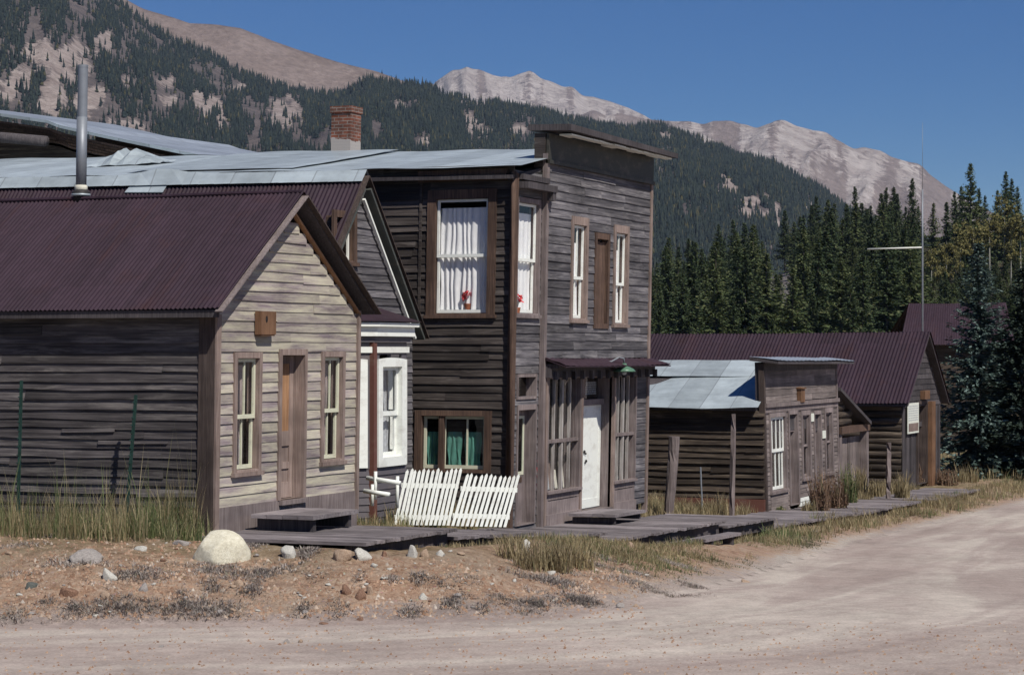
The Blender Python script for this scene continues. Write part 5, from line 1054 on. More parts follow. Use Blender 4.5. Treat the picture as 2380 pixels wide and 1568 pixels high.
def rock(px, py, w, h, mat, label, seed, group=None, sub=3, depth=1.0, name='rock', rough=.26, flat=.58):
    x, y, z = ground_px(px, py+h*.42); Y = np.array([x, y, 0])@FW; sc = Y/F; me = rock_mesh(seed, sub, rough, flat); me.materials.append(RM[mat]); o = bpy.data.objects.new(name, me)
    hw = w*sc/2; hh = h*sc; o.location = (x+FW[0]*hw*.5*depth, y+FW[1]*hw*.5*depth, z+hh*.08); o.scale = (hw*1.15, hw*1.15*depth, hh*1.02); o.rotation_euler = (0, 0, math.atan2(-12, 5)+random.uniform(-.2, .2)); lnk(o); return tag(o, label, 'rock', group)
z7 = lambda x, y: (.4779*x, 1207.5+.4779*y)
rock(509, 1279, 118, 58, 'pale', 'large pale yellowish boulder in front of the cabin', 3, None, 4, .9, 'boulder', .14, .84)
named = [((1405,165),85,60,'white','blocky white rock under the front edge of the cabin boardwalk, right of the boulder'), ((1650,170),95,62,'tan','round tan rock between two white rocks below the boardwalk edge'), ((1765,172),92,52,'white','low white rock right of the round tan rock'),
 ((1867,166),30,26,'brown','tiny reddish rock under the corner of the cabin boardwalk'), ((2007,160),66,55,'white','upright white rock in the grass below the second boardwalk section'), ((2062,168),40,40,'tan','small tan rock leaning by the upright white rock'), ((2140,162),55,34,'white','flat white rock in the grass below the picket panels'),
 ((690,143),62,24,'white','flat white stone left of the large boulder'), ((890,112),88,26,'grey','flat grey stone just behind the large boulder'), ((425,185),190,52,'grey','long flat grey rock lying on the bank at left'), ((525,270),75,66,'white','round speckled white rock below the long flat grey rock'),
 ((145,318),64,40,'green','dark greenish rock at far left of the bank'), ((330,352),128,50,'brown','broad brown rock half sunk in the dirt at left'), ((505,360),58,40,'tan','tan rock right of the broad brown rock'), ((695,337),64,40,'grey','grey rock casting a dark shadow on the bank'),
 ((1165,312),52,32,'tan','tan stone below the large boulder'), ((1680,352),60,40,'brown','left orange-brown rock in a cluster on the bank'), ((1748,372),62,42,'brown','right orange-brown rock in a cluster on the bank'), ((1795,345),38,48,'tan','pale upright rock behind the orange-brown rocks'), ((2050,376),42,28,'white','white stone right of the orange-brown rocks'),
 ((1390,592),34,24,'grey','left of two small stones lying on the road'), ((1460,590),30,24,'tan','right of two small stones lying on the road'), ((785,616),28,18,'grey','lone small grey stone on the road at left'), ((1567,503),52,16,'brown','flat reddish stone at the road edge'), ((1750,488),46,20,'brown','reddish stone at the road edge, right of the flat one')]
for i, ((x, y), w, h, mt, lab) in enumerate(named): rock(*z7(x, y), w*.4779, h*.4779, mt, lab, 20+i)
z8 = lambda x, y: (1137.4+.522*x, 1093.6+.522*y)
for i, ((x, y), w, h, mt, lab) in enumerate([((160,340),50,48,'white','white rock with dry grass on it, below the store boardwalk'), ((630,330),46,28,'tan','pale tan rock under the long boardwalk section'), ((757,300),50,28,'white','white rock under the boardwalk, left of the loose plank steps'), ((838,297),54,28,'grey','grey flat rock beside the upper loose plank step'), ((1055,275),46,32,'white','pale rock behind the loose plank steps'),
  ((585,603),46,20,'grey','angular grey stone at the road edge in the middle'), ((652,600),36,18,'tan','small angular stone beside the grey one at the road edge'), ((1140,492),46,14,'tan','flat tan stone at the road edge below the plank steps'), ((1452,268),30,16,'white','small white stone in the yellow grass'), ((2075,108),62,32,'green','dark stump-like rock at the far end of the boardwalk')]): rock(*z8(x, y), w*.522, h*.522, mt, lab, 60+i)
protos = [rock_mesh(100+k, 2) for k in range(6)]
for me, mt in zip(protos, ('tan', 'white', 'grey', 'tan', 'brown', 'white')): me.materials.append(RM[mt])
rr = random.Random(31); cnt = 0
while cnt < 150:
    px, py = rr.uniform(0, 1500), rr.uniform(1235, 1440)
    x, y, z = ground_px(px, py); d = float(edge_dist(np.array([x]), np.array([y]))[0][0])
    if d < .1 or d > 3.4 or (px > 600 and py < 1275): continue
    Y = np.array([x, y, 0])@FW; s = Y/F*rr.choice((3, 4, 4, 5, 6, 7, 10))*rr.uniform(.8, 1.3)
    o = bpy.data.objects.new('stone', rr.choice(protos)); o.location = (x, y, z+s*.15); o.scale = (s, s*rr.uniform(.7, 1.2), s*rr.uniform(.45, .75)); o.rotation_euler = (0, 0, rr.uniform(0, 6.3)); lnk(o); tag(o, 'small loose stone scattered on the reddish dirt bank', 'stone', 'small stones on the dirt bank'); cnt += 1
# gravel
def scatter_gravel(n):
    V, T = [], []; c = 0; px = rng.uniform(-10, 2390, n*3); py = rng.uniform(1240, 1568, n*3); k = 0
    tet = np.array([[1,0,-.3],[-.5,.87,-.3],[-.5,-.87,-.3],[.1,.1,.7]]); f = np.array([[0,1,3],[1,2,3],[2,0,3]])
    for a, b in zip(px, py):
        D = ray(a, b); z = float(z_rd(25.0)); t = (z-CZ)/D[2]; x, y = D[0]*t, D[1]*t
        z = float(z_rd(x)) if b > 1440 else None
        if z is None:
            if b < 1300 and a > 600 or a > 1500 and b < 1450: continue
            x, y, z = ground_px(a, b)
        else:
            t = (z-CZ)/D[2]; x, y = D[0]*t, D[1]*t; z = gz(x, y)+.006
            if rng.random() > .30: continue
        s = rng.choice([.008, .012, .016, .024] if b > 1440 else [.012, .018, .026, .036]); R_ = rng.uniform(.6, 1.4, (4, 3))*s; an = rng.uniform(0, 6.3); p = tet*R_; p = np.stack([p[:, 0]*math.cos(an)-p[:, 1]*math.sin(an), p[:, 0]*math.sin(an)+p[:, 1]*math.cos(an), p[:, 2]], -1)
        V.append(p+np.array([x, y, z+.15*s])); T.append(f+c); c += 4; k += 1
        if k >= n: break
    return np.concatenate(V), np.concatenate(T)
V, T = scatter_gravel(6500); tag(tri_mesh('gravel', V, T, leafm('gravel_bits', [(0.0, (0.22,0.125,0.08)), (0.5, (0.34,0.225,0.155)), (0.9, (0.38,0.28,0.21)), (1.0, (0.46,0.40,0.34))], 0.0, 0.95)), 'loose gravel strewn over the dirt bank and road', 'gravel', None, 'stuff')

# ------------------------------------------------------------------ grasses
def blades(pts, h, spread, width, nper, droop=.5, seed=1):
    g = np.random.default_rng(seed); n = len(pts); P = np.repeat(pts, nper, 0); H = np.repeat(h, nper)*g.uniform(.45, 1.15, n*nper); m = n*nper
    a = g.uniform(0, 2*math.pi, m); r = g.random(m)**.5*spread; base = P+np.stack([r*np.cos(a), r*np.sin(a), np.zeros(m)-.03], -1); b = g.uniform(0, 2*math.pi, m); lean = np.stack([np.cos(b), np.sin(b), np.zeros(m)], -1)*(H*g.uniform(.05, droop, m))[:, None]
    w = np.stack([-np.sin(b+g.uniform(-1, 1, m)), np.cos(b+g.uniform(-1, 1, m)), np.zeros(m)], -1)*(width*g.uniform(.6, 1.3, m))[:, None]; z = np.zeros((m, 3)); z[:, 2] = H
    mid = base+z*.55+lean*.35; tip = base+z+lean; tip[:, 2] -= H*.12*np.linalg.norm(lean, axis=1)/np.maximum(H, 1e-3)
    V = np.stack([base-w, base+w, mid-w*.8, mid+w*.8, tip], 1).reshape(-1, 3); k = np.arange(m)[:, None]*5; T = np.concatenate([k+np.array([[0, 1, 3]]), k+np.array([[0, 3, 2]]), k+np.array([[2, 3, 4]])], 0); return V, T
def area(n, poly, dens=None, seed=0, far=None):          # random ground points inside a region of street coordinates
    g = np.random.default_rng(seed); (x0, x1, y0, y1) = poly; out = []
    x, y = g.uniform(x0, x1, n), g.uniform(y0, y1, n); d, _ = edge_dist(x, y); k = np.ones(n, bool)
    if dens is not None: k = dens(x, y, d) > g.random(n)
    x, y, d = x[k], y[k], d[k]
    for (a, b, c, e) in ((27.2, 31.8, 15.85, 26), (33.1, 37.5, 17.5, 26), (38.1, 45.7, 15.9, 33), (54.6, 62.2, 15.9, 23), (70.1, 75.8, 15.9, 30)):
        q = (x > a) & (x < b) & (y > c) & (y < e); x, y, d = x[~q], y[~q], d[~q]
    q = (x > 38.4) & (x < 41.2) & (y > 11.6) & (y < 13.3); x, y, d = x[~q], y[~q], d[~q]
    q = (x > 37.6) & (x < 41.0) & (y > 11.3) & (y < 12.5) & (np.abs((y-11.72)-(x-37.7)*.33) < .35); x, y, d = x[~q], y[~q], d[~q]
    for (s0, s1, z0, z1, y0_, y1_, _) in BW[:5]:
        q = (x > s0) & (x < s1) & (y > y0_+.12) & (y < y1_); x, y, d = x[~q], y[~q], d[~q]
    for (s0, s1, z0, z1, y0_, y1_, _) in BW[5:]:
        q = (x > s0) & (x < s1) & (y > y0_+.2) & (y < y1_-.2) ; x, y, d = x[~q], y[~q], d[~q]
    return np.stack([x, y, ground_z(x, y)], -1)
GR = leafm('green_grass', [(0.0, (0.10,0.145,0.055)), (0.45, (0.19,0.225,0.10)), (0.7, (0.30,0.28,0.155)), (1.0, (0.50,0.42,0.26))], 0.45, 0.8)
DG = leafm('dry_grass', [(0.0, (0.20,0.155,0.085)), (0.45, (0.36,0.29,0.165)), (0.8, (0.52,0.43,0.27)), (1.0, (0.17,0.175,0.085))], 0.4, 0.8)
LG = leafm('grey_green_mat', [(0.0, (0.11,0.115,0.065)), (0.4, (0.20,0.19,0.12)), (0.75, (0.30,0.265,0.19)), (1.0, (0.14,0.17,0.08))], 0.35, 0.9)
SG = leafm('grey_sage', [(0.0, (0.20,0.16,0.14)), (0.5, (0.33,0.28,0.25)), (0.85, (0.46,0.41,0.38)), (1.0, (0.24,0.24,0.16))], 0.1, 0.9)
RW = leafm('reddish_weeds', [(0.0, (0.12,0.07,0.05)), (0.5, (0.22,0.14,0.095)), (0.85, (0.31,0.22,0.15)), (1.0, (0.11,0.115,0.06))], 0.25, 0.85)
def field(name, mat, label, parts):
    Vs, Ts, c = [], [], 0
    for i, (pts, h, sp, w, npr, dr) in enumerate(parts):
        if len(pts) == 0: continue
        V, T = blades(pts, np.full(len(pts), h)*np.clip(1+1.5*fbm(pts[:, 0]*1.1, pts[:, 1]*1.1, 2), .3, 2), sp, w, npr, dr, 50+i); Vs.append(V); Ts.append(T+c); c += len(V)
    return tag(tri_mesh(name, np.concatenate(Vs), np.concatenate(Ts), mat), label, 'grass', None, 'stuff')
nz = lambda x, y, f, k=0: np.clip(.5+1.4*fbm(x*f, y*f, k), 0, 1)
field('green_grass', GR, 'tall green grass growing along the cabin side and the boardwalk', [
  (area(5200, (25.4, 27.25, 15.6, 26), lambda x, y, d: (smooth01((d-1.5)/.8))*smooth01((x-25.3)/1.0)*.9*nz(x, y, .8, 2), 1), .36, .06, .005, 7, .6),
  (area(700, (25.6, 27.2, 16, 26), lambda x, y, d: (smooth01((d-1.7)/.8))*.35, 2), .85, .05, .004, 4, .35),
  (area(15000, (28.0, 47, 9.5, 14.0), lambda x, y, d: smooth01((x-28.9-1.6*fbm(x*.9, y*.9, 0))/1.6)*smooth01((d-.3-.5*fbm(x*.5, y*.5, 2))/.6)*nz(x, y, .6, 1)*.8, 3), .13, .07, .005, 6, .9), (area(3000, (28.5, 47, 12, 14.0), lambda x, y, d: smooth01((x-28.6-1.6*fbm(x*.9, y*.9, 0))/3)*smooth01((d-1.7)/.7)*nz(x, y, .7, 0)*.6, 31), .19, .07, .005, 6, .7),
  (area(5200, (44, 78, 9.8, 14), lambda x, y, d: smooth01((d-.25)/.6)*nz(x, y, .5, 2)*.7, 4), .24, .1, .007, 7, .8),
  (area(900, (31.9, 38.0, 14.6, 17.4), lambda x, y, d: nz(x, y, .8, 1), 5), .24, .07, .006, 7, .7),
  (area(900, (46, 53.5, 15.8, 22), lambda x, y, d: nz(x, y, .6, 3)*.8, 6), .28, .08, .007, 7, .7),
  (area(2600, (76, 130, 12.6, 30), lambda x, y, d: nz(x, y, .3, 3)*.8, 7), .38, .15, .012, 7, .7)])
field('low_ground_cover', LG, 'short grey-green ground cover matted over the bank below the boardwalk', [(area(17000, (29.2, 45, 9.6, 13.6), lambda x, y, d: smooth01((d-.15-.4*fbm(x*.8, y*.8, 1))/.3)*(.25+.75*nz(x, y, 1.1, 3)), 42), .05, .07, .006, 6, 1.4), (area(9000, (44, 68, 9.6, 13.8), lambda x, y, d: smooth01((d-.2-.4*fbm(x*.8, y*.8, 1))/.35)*(.35+.65*nz(x, y, 1.1, 3)), 41), .06, .07, .006, 6, 1.3)])
field('dry_grass', DG, 'dry straw-coloured grass among the posts and along the bank', [
  (area(2200, (25.5, 27.2, 15.8, 26), lambda x, y, d: smooth01((d-1.6)/.8)*.4, 11), .52, .06, .004, 5, .4),
  (area(9000, (28.5, 47, 9.5, 13.8), lambda x, y, d: smooth01((d-.25)/.7)*np.clip(fbm(x*.7, y*.7, 3)*3+.3, 0, 1), 12), .15, .08, .005, 6, .9),
  (area(6500, (46, 76, 9.8, 14.2), lambda x, y, d: smooth01((d-.25)/.5)*(.4+.6*nz(x, y, .4, 0)), 13), .27, .11, .007, 7, .7),
  (area(1900, (45.8, 53.6, 15.7, 19), lambda x, y, d: .85+0*x, 14), .36, .09, .007, 8, .6),
  (area(500, (31.9, 37.8, 14.4, 16.8), lambda x, y, d: nz(x, y, .8, 3), 15), .34, .08, .006, 7, .5),
  (area(1500, (62.3, 70, 15.3, 16.2), lambda x, y, d: .7+0*x, 16), .34, .1, .008, 7, .6),
  (area(3600, (75, 140, 11.8, 26), lambda x, y, d: smooth01((d-.4)/.6)*nz(x, y, .25, 1), 17), .42, .16, .012, 8, .6)])
TF = []
for (px, py, s_) in ((1235, 1322, .5), (1268, 1318, .5), (1318, 1312, .45), (1345, 1318, .45), (1295, 1326, .3), (1195, 1300, .3)): x, y, z = ground_px(px, py); TF.append((x, y, z))
TF = np.array(TF); V, T = blades(TF, np.full(len(TF), .42), .22, .007, 150, .75, 91); tag(tri_mesh('straw_tufts', V, T, DG), 'pale golden straw tufts on the bank below the store', 'grass', None, 'stuff')
# low grey sage mats on the dirt bank
def sage_pts(spots, seed):
    g = np.random.default_rng(seed); out = []
    for px, py, w, h, n in spots:
        x, y, z = ground_px(px, py); Y = np.array([x, y, 0])@FW; sc = Y/F; n = int(n*(1.7 if px < 1130 else 3.2)); a = g.normal(0, .30, n)*w*sc; b = g.normal(0, .30, n)*min(h*sc*8, .5)
        X = x+RT[0]*a+FW[0]*b; Yy = y+RT[1]*a+FW[1]*b; out.append(np.stack([X, Yy, ground_z(X, Yy)], -1))
    return np.concatenate(out)
sp_ = [(*z7(x, y), w*.4779, h*.4779, n) for x, y, w, h, n in ((320,85,340,60,420),(60,130,200,30,90),(330,215,330,25,120),(100,250,240,18,60),(640,285,300,45,300),(830,235,420,50,260),(1080,250,300,45,240),(1270,270,120,40,140),(1030,325,120,30,90),(1225,335,90,40,110),(880,365,70,25,50),(330,440,260,55,330),(620,430,330,50,260),(980,440,360,50,330),(1150,455,160,30,120),(60,465,140,50,140),(230,410,70,16,40),(1640,435,110,35,130),(1480,440,90,25,60),(1740,300,50,30,50),(2050,285,100,35,90),(2150,305,90,30,80),(2260,290,130,40,110),(2190,410,110,40,120),(2010,450,110,25,90),(2350,435,60,25,60),(1210,130,110,60,120),(1490,165,90,70,130),(1560,265,120,20,50),(1400,245,140,20,50),(2260,360,90,20,40),(1910,285,50,14,30))]
sp_ += [(*z8(x, y), w*.522, h*.522, n) for x, y, w, h, n in ((60,570,120,18,80),(180,600,120,50,170),(320,575,260,40,220),(430,595,150,40,130),(300,500,300,40,160),(560,440,280,50,220),(700,520,330,40,230),(480,380,240,60,200),(820,420,200,40,120),(900,515,140,18,70),(300,430,260,50,140))]
S_ = sage_pts(sp_, 5);  V, T = blades(S_, np.clip(.035+.06*fbm(S_[:, 0]*2.5, S_[:, 1]*2.5, 3)+.03, .02, .1), .03, .006, 6, 1.5, 77); tag(tri_mesh('sage_mats', V, T, SG), 'low grey-purple sage mats creeping over the dirt bank', 'ground cover', None, 'stuff')
# clumps one can count: weeds and shrubs
LFM = leafm('shrub_leaves', [(0.0, (0.03,0.045,0.022)), (0.6, (0.06,0.075,0.035)), (1.0, (0.12,0.12,0.06))], 0.25)
def weed_clump(px, py, hpx, wpx, mat, label, n=150, seed=0, name='weed_clump', cat='weeds', leafy=False, wd=.010):
    x, y, z = ground_px(px, py); Y = np.array([x, y, 0])@FW; sc = Y/F; V, T = blades(np.array([[x, y, z]]), np.array([hpx*sc*1.0]), wpx*sc*.42, wd, n, .38, seed)
    if leafy:
        g = np.random.default_rng(seed); m = n*3; r = wpx*sc*.5*g.random(m)**.7; a = g.uniform(0, 6.3, m); zz = z+hpx*sc*g.random(m)**.9*(1.05-.75*(r/(wpx*sc*.5))**1.6)*(.75+.35*np.sin(a*3+seed)); c = np.stack([x+r*np.cos(a), y+r*np.sin(a), zz], -1); t = g.normal(0, 1, (m, 3)); t /= np.linalg.norm(t, axis=1)[:, None]; q = np.cross(t, g.normal(0, 1, (m, 3))); q /= np.linalg.norm(q, axis=1)[:, None]; s = .035
        V2 = np.stack([c-t*s, c+q*s*.5, c+t*s, c-q*s*.5], 1).reshape(-1, 3); k = np.arange(m)[:, None]*4; T2 = np.concatenate([k+np.array([[0, 1, 2]]), k+np.array([[0, 2, 3]])]); T = np.concatenate([T, T2+len(V)]); V = np.concatenate([V, V2])
    o = tri_mesh(name, V-np.array([x, y, z]), T, mat, None, (x, y, z)); return tag(o, label, cat)
for i, a in enumerate([(1905, 1196, 105, 50, RW, 'tall reddish-brown weeds in front of the false-front shop'), (1945, 1190, 95, 55, RW, 'reddish weeds between the shop and the plank lean-to'), (1975, 1180, 100, 40, GR, 'green weeds below the grey plank door'), (2000, 1160, 80, 30, DG, 'dry straw weeds at the foot of the plank door post'), (2098, 1165, 70, 40, DG, 'dry grass clump on the boardwalk edge before the log house'),
   (2135, 1128, 55, 50, RW, 'brown weeds against the log house door'), (2200, 1128, 40, 60, RW, 'rust-brown weeds right of the log house'), (2250, 1120, 35, 60, DG, 'golden grass clump below the slanting rail'), (2035, 1160, 45, 45, DG, 'low straw clump before the short grey post'), (1815, 1196, 20, 30, GR, 'small dark green plant at the foot of the shop window'), (1880, 1200, 40, 40, DG, 'straw clump before the white boards of the shop')]):
    weed_clump(*a, n=170, seed=200+i, leafy=a[4] in (RW, GR), wd=.014)
weed_clump(900, 1205, 80, 55, LFM, 'dark leafy shrub beside the left picket panel', 90, 230, 'shrub', 'shrub', True)
weed_clump(1075, 1222, 62, 80, DG, 'dry plant growing through the right picket panel', 120, 231, 'dry_plant', 'plant', True, .008)
weed_clump(1115, 1222, 45, 60, GR, 'green plant at the foot of the right picket panel', 90, 232, 'dry_plant', 'plant', True, .008)
weed_clump(865, 1208, 32, 60, DG, 'straw clump behind the plank step at the cabin corner', 120, 233, wd=.006)
weed_clump(1520, 1165, 40, 40, GR, 'green weeds at the far corner of the two-storey store', 90, 234, leafy=True)
weed_clump(470, 1240, 50, 22, GR, 'thin grass clump at the foot of the cabin corner', 60, 236, wd=.005)
x, y, z = ground_px(455, 1235); o = thing('bare_twigs', (x, y, z), 'thin bare branching twigs by the cabin corner', 'shrub'); mb = MB(); rr = random.Random(4)
for k in range(16):
    p = np.array([x-.1, y+.12, z]); d = np.array([rr.uniform(-.25, .15), rr.uniform(-.45, .5), 1.0]); pts = [p]
    for j in range(5): d = d+np.array([rr.uniform(-.2, .2)]*2+[0.0])+np.array([0, rr.uniform(-.25, .25), 0]); p = p+d*rr.uniform(.12, .26)/np.linalg.norm(d)*1.2; pts.append(p)
    mb.tube(pts, [.006*(1-.8*j/5) for j in range(6)], 4)
mb.build('twigs', M['plank_dark'], o)

# ------------------------------------------------------------------ conifers
def conifer(h, rad, whorls, nb, leaf, seed, base=.06, power=.85, droop=.25, ragged=.35):
    g = np.random.default_rng(seed); V, T, c = [], [], 0
    for w in range(whorls):
        t = base+(1-base)*max(0.0, (w+g.uniform(-.3, .3))/whorls)**.92; L0 = rad*(1-t)**power+.012*rad; z0 = t*h
        for b in range(nb):
            a = g.uniform(0, 2*math.pi); L = L0*g.uniform(1-ragged, 1+ragged*.45)
            if g.random() < .10+.5*(math.sin(a*2+w*.9+seed) > .72): continue
            ns = max(2, int(L/leaf*2.2)); up_ = .35*t-droop*(1-t)
            for k in range(ns+1):
                q = (k+g.random()*.7)/(ns+.7); r = L*q*(.98); zz = z0+up_*r-droop*.25*r*r/max(L, .01)+.10*r*(q > .8)
                for side in (-1, 0, 1):
                    aa = a+side*g.uniform(.25, .75); d = np.array([math.cos(aa), math.sin(aa), g.uniform(-.45, .25)]); d /= np.linalg.norm(d); s = leaf*g.uniform(.6, 1.15)*(1.15-.45*q)*(1.05-.5*t)
                    pc_ = np.array([r*math.cos(a), r*math.sin(a), zz+g.uniform(-.3, .3)*leaf]); sv = np.cross(d, np.array([0, 0, 1.0])); sv /= np.linalg.norm(sv)+1e-6; sv = sv*math.cos(g.uniform(-.9, .9))+np.array([0, 0, 1])*math.sin(g.uniform(-.9, .9)); wv_ = s*.26
                    V += [pc_-d*s*.25, pc_+d*s*.3+sv*wv_, pc_+d*s, pc_+d*s*.3-sv*wv_]; T += [(c, c+1, c+2), (c, c+2, c+3)]; c += 4
    for k in range(10):                                  # leader
        a = g.uniform(0, 6.3); V += [np.array([0, 0, h*(.95+.004*k)]), np.array([.1*leaf*math.cos(a), .1*leaf*math.sin(a), h*.97]), np.array([0, 0, h*1.01]), np.array([-.1*leaf*math.cos(a), -.1*leaf*math.sin(a), h*.97])]; T += [(c, c+1, c+2), (c, c+2, c+3)]; c += 4
    return np.array(V), np.array(T)
def mesh_of(name, V, T, mat):
    o = tri_mesh(name, V, T, mat); me = o.data; bpy.data.objects.remove(o); return me
def trunk_mesh(h, r, seed=0, top=.95):
    n, m = 8, 7; g = np.random.default_rng(seed); vs, fs = [], []
    for i in range(m):
        t = i/(m-1)
        for k in range(n): a = 2*math.pi*k/n; rr_ = r*(1-.88*t)*(1+.15*(i == 0)); vs.append((rr_*math.cos(a)+.05*math.sin(t*5+seed)*t, rr_*math.sin(a), -.4+(h*top+.4)*t))
    for i in range(m-1):
        for k in range(n): fs.append((i*n+k, i*n+(k+1) % n, (i+1)*n+(k+1) % n, (i+1)*n+k))
    me = bpy.data.meshes.new('trunk'); me.from_pydata(vs, [], fs); me.materials.append(M['bark']); return me
M['bark'] = wood('bark', (0.05,0.04,0.035), (0.10,0.085,0.075), (0.16,0.14,0.125), 'v')
M['needles'] = leafm('pine_needles', [(0.0, (0.034,0.056,0.027)), (0.5, (0.068,0.098,0.044)), (0.9, (0.11,0.137,0.067)), (1.0, (0.15,0.14,0.07))], 0.15)
M['needles2'] = leafm('light_pine_needles', [(0.0, (0.06,0.09,0.036)), (0.5, (0.105,0.135,0.056)), (1.0, (0.165,0.175,0.08))], 0.18)
M['blue'] = leafm('blue_spruce_needles', [(0.0, (0.032,0.054,0.046)), (0.5, (0.07,0.107,0.094)), (0.85, (0.13,0.18,0.163)), (1.0, (0.19,0.25,0.23))], 0.1)
M['darkneedles'] = leafm('dark_spruce_needles', [(0.0, (0.016,0.027,0.021)), (0.6, (0.036,0.055,0.043)), (1.0, (0.07,0.092,0.07))], 0.1)
M['aspen'] = leafm('yellow_aspen_leaves', [(0.0, (0.11,0.11,0.045)), (0.5, (0.21,0.19,0.07)), (0.85, (0.30,0.26,0.105)), (1.0, (0.11,0.125,0.055))], 0.35)
M['aspen_bark'] = plain('aspen_bark', (0.30,0.29,0.25), 0.9)
PR = []
for k in range(7):
    mt = 'needles2' if k in (2, 5) else 'needles'; V, T = conifer(1.0*12, [3.3, 2.9, 3.7, 2.7, 3.2, 3.8, 2.6][k], 36, 10, .56, 300+k, base=[.1, .2, .05, .25, .12, .06, .3][k], power=[.92, .84, .98, .8, .92, .88, .82][k], ragged=.5); PR.append((mesh_of('crown', V, T, M[mt]), trunk_mesh(12, .17, k)))
def tree(name, loc, sc, pr, label, cat, group=None, rot=None, wide=1.0):
    o = thing(name, loc, label, cat, group); o.scale = (sc*wide, sc*wide, sc); o.rotation_euler = (0, 0, random.uniform(0, 6.3) if rot is None else rot)
    lnk(bpy.data.objects.new('trunk', pr[1]), o); lnk(bpy.data.objects.new('crown', pr[0]), o); return o
pts = []; g2 = np.random.default_rng(77); tries = 0
while len(pts) < 262 and tries < 60000:
    tries += 1; px = g2.uniform(1470, 2460); v = g2.random()**.85; P = fD(np.array([px]), np.array([v]))[0]; X, Y_ = to_px(P); Yd = P@FW
    if abs(X-1815) < 38 and 640 < Y_ < 780 : continue
    if X > 2140 and 500 < Y_ < 650: continue
    if any((X-q[0])**2/(14 if v > .5 else 17)**2+(Y_-q[1])**2/(13+20*(1-v))**2 < 1 for q in pts): continue
    pts.append((X, Y_, P, v))
for X, Y_, P, v in pts:
    h = random.choice((8, 10, 11.5, 13, 14.5, 16))*random.uniform(.9, 1.12)*(.9 if X < 1650 else 1); h = min(h, 6.0 if 640 < Y_ < 760 else 9) if X > 2125 and v < .75 else h; tree('pine_tree', (P[0], P[1], P[2]-.2), h/12, PR[int(g2.integers(0, 7))], 'dark green conifer in the dense wood on the hillside behind the shops', 'tree', 'conifers in the wood behind the shops', wide=random.uniform(.85, 1.15))
def tall(px, top, base_v, label, pr, wide=1.0):
    P = fD(np.array([float(px)]), np.array([base_v]))[0]; Y = P@FW; h = CZ+(HY-top)/F*Y-P[2]; return tree('pine_tree', tuple(P), h/12, pr, label, 'tree', 'tall conifers standing above the wood', wide=wide)
for px, top, vv, lab in ((2200, 470, .55, 'broad conifer on the skyline, left of the tallest one'), (2235, 430, .7, 'narrow conifer close beside the tallest one'), (2275, 440, .66, 'conifer touching the right side of the tallest one'), (2318, 440, .68, 'conifer left of the tall narrow one near the right edge'), (2352, 415, .72, 'conifer right of the tall narrow one'), (2085, 450, .7, 'pointed conifer left of the slim one by the mast'), (2170, 470, .7, 'conifer just right of the mast on the skyline')): tall(px, top, vv, lab, PR[(px//7) % 7], .85)
tall(2255, 378, .62, 'tallest dark conifer against the sky, right of the antenna mast', PR[5], .8); tall(2337, 398, .60, 'tall narrow conifer against the sky near the right edge', PR[0], .8); tall(2365, 432, .6, 'dark conifer at the right edge, beside the narrow tall one', PR[2], .7)
tall(2120, 414, .66, 'slim conifer top just left of the antenna mast', PR[3], .7); tall(2218, 445, .62, 'dark conifer left of the tallest one', PR[0], .8); tall(2290, 452, .7, 'small dark conifer right of the tallest one', PR[4], .8); tall(2060, 436, .7, 'conifer top standing out on the skyline of the wood', PR[1], .8)
def aspen_mesh(h, rad, seed, n=900):
    g = np.random.default_rng(seed); cl = g.normal(0, .5, (26, 3))*np.array([rad, rad, h*.26])+np.array([0, 0, h*.66]); c = cl[g.integers(0, 26, n)]+g.normal(0, .16*rad, (n, 3)); t = g.normal(0, 1, (n, 3)); t /= np.linalg.norm(t, axis=1)[:, None]; q = np.cross(t, g.normal(0, 1, (n, 3))); q /= np.linalg.norm(q, axis=1)[:, None]; s = .17
    V = np.stack([c-t*s, c+q*s*.7, c+t*s, c-q*s*.7], 1).reshape(-1, 3); k = np.arange(n)[:, None]*4; return V, np.concatenate([k+np.array([[0, 1, 2]]), k+np.array([[0, 2, 3]])])
AS = []
for k in range(3):
    V, T = aspen_mesh(8, 1.3, 400+k); tm = trunk_mesh(8, .12, k, .85); tm.materials.clear(); tm.materials.append(M['aspen_bark']); AS.append((mesh_of('crown', V, T, M['aspen']), tm))
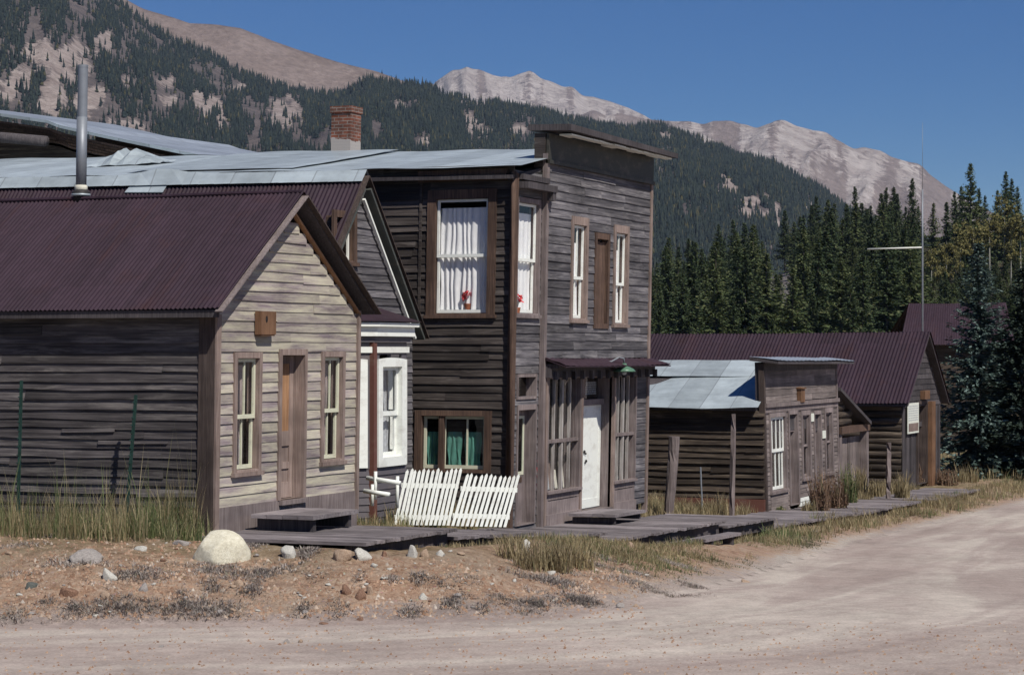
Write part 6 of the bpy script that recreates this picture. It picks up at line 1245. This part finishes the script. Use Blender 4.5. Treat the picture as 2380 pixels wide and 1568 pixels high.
for i, (px, top, v, lab) in enumerate([(2165, 560, .50, 'yellow aspen just right of the antenna mast'), (2200, 540, .52, 'golden aspen below the dark skyline conifers'), (2232, 520, .54, 'yellow aspen under the tallest conifer'), (2262, 505, .55, 'pale golden aspen right of the tallest conifer'), (2300, 480, .56, 'yellow aspen below the gap in the skyline trees'), (2335, 462, .57, 'brightest yellow aspen near the right edge'), (2372, 475, .56, 'yellow aspen cut by the right edge'), (2185, 600, .42, 'small orange-yellow aspen low on the slope'), (2220, 590, .44, 'small yellow aspen above the blue spruce'), (2350, 540, .45, 'yellow aspen behind the dark spruce at right')]):
    P = fD(np.array([float(px)]), np.array([v]))[0]; Y = P@FW; h = CZ+(HY-top)/F*Y-P[2]; tree('aspen_tree', tuple(P), h/8, AS[i % 3], lab, 'tree', 'yellow aspens on the hillside')
# the blue spruce and its dark neighbour
def spruce(px, base, top, rad, mat, label, seed, wh=46, nb=10, leaf=.30, power=.8, dep=None):
    x, y, z = ground_px(px, base); Y = np.array([x, y, 0])@FW; h = CZ+(HY-top)/F*Y-z; V, T = conifer(h, rad, wh, nb, leaf, seed, base=.035, power=power, droop=.18, ragged=.3); return tree('blue_spruce' if mat == 'blue' else 'dark_spruce', (x, y, z), 1.0, (mesh_of('crown', V, T, M[mat]), trunk_mesh(h, .13, seed)), label, 'tree', rot=0)
spruce(2274, 1108, 562, 2.1, 'blue', 'bluish spruce standing right of the log house', 500, 50, 13, .27, .78)
spruce(2378, 1112, 620, 2.1, 'darkneedles', 'dark green spruce cut by the right edge of the view', 501, 44, 11, .34, .8)
spruce(2330, 1106, 760, 1.5, 'darkneedles', 'small dark spruce between the blue spruce and the right edge', 502, 30, 10, .34, .7)
print('objects', len(bpy.data.objects))

# ------------------------------------------------------------------ the air between here and the far mountains
hz = bpy.data.materials.new('thin_air'); hz.use_nodes = True; hn = hz.node_tree.nodes; hn.clear(); ho = hn.new('ShaderNodeOutputMaterial'); hv_ = hn.new('ShaderNodeVolumePrincipled')
hv_.inputs['Color'].default_value = (0.50, 0.66, 1.0, 1); hv_.inputs['Density'].default_value = 0.000032; hv_.inputs['Anisotropy'].default_value = 0.0
hz.node_tree.links.new(hv_.outputs[0], ho.inputs['Volume'])
mb = MB(); mb.box(-900, 9500, -3200, 8200, -40, 1900); tag(mb.build('haze', hz), kind='stuff')
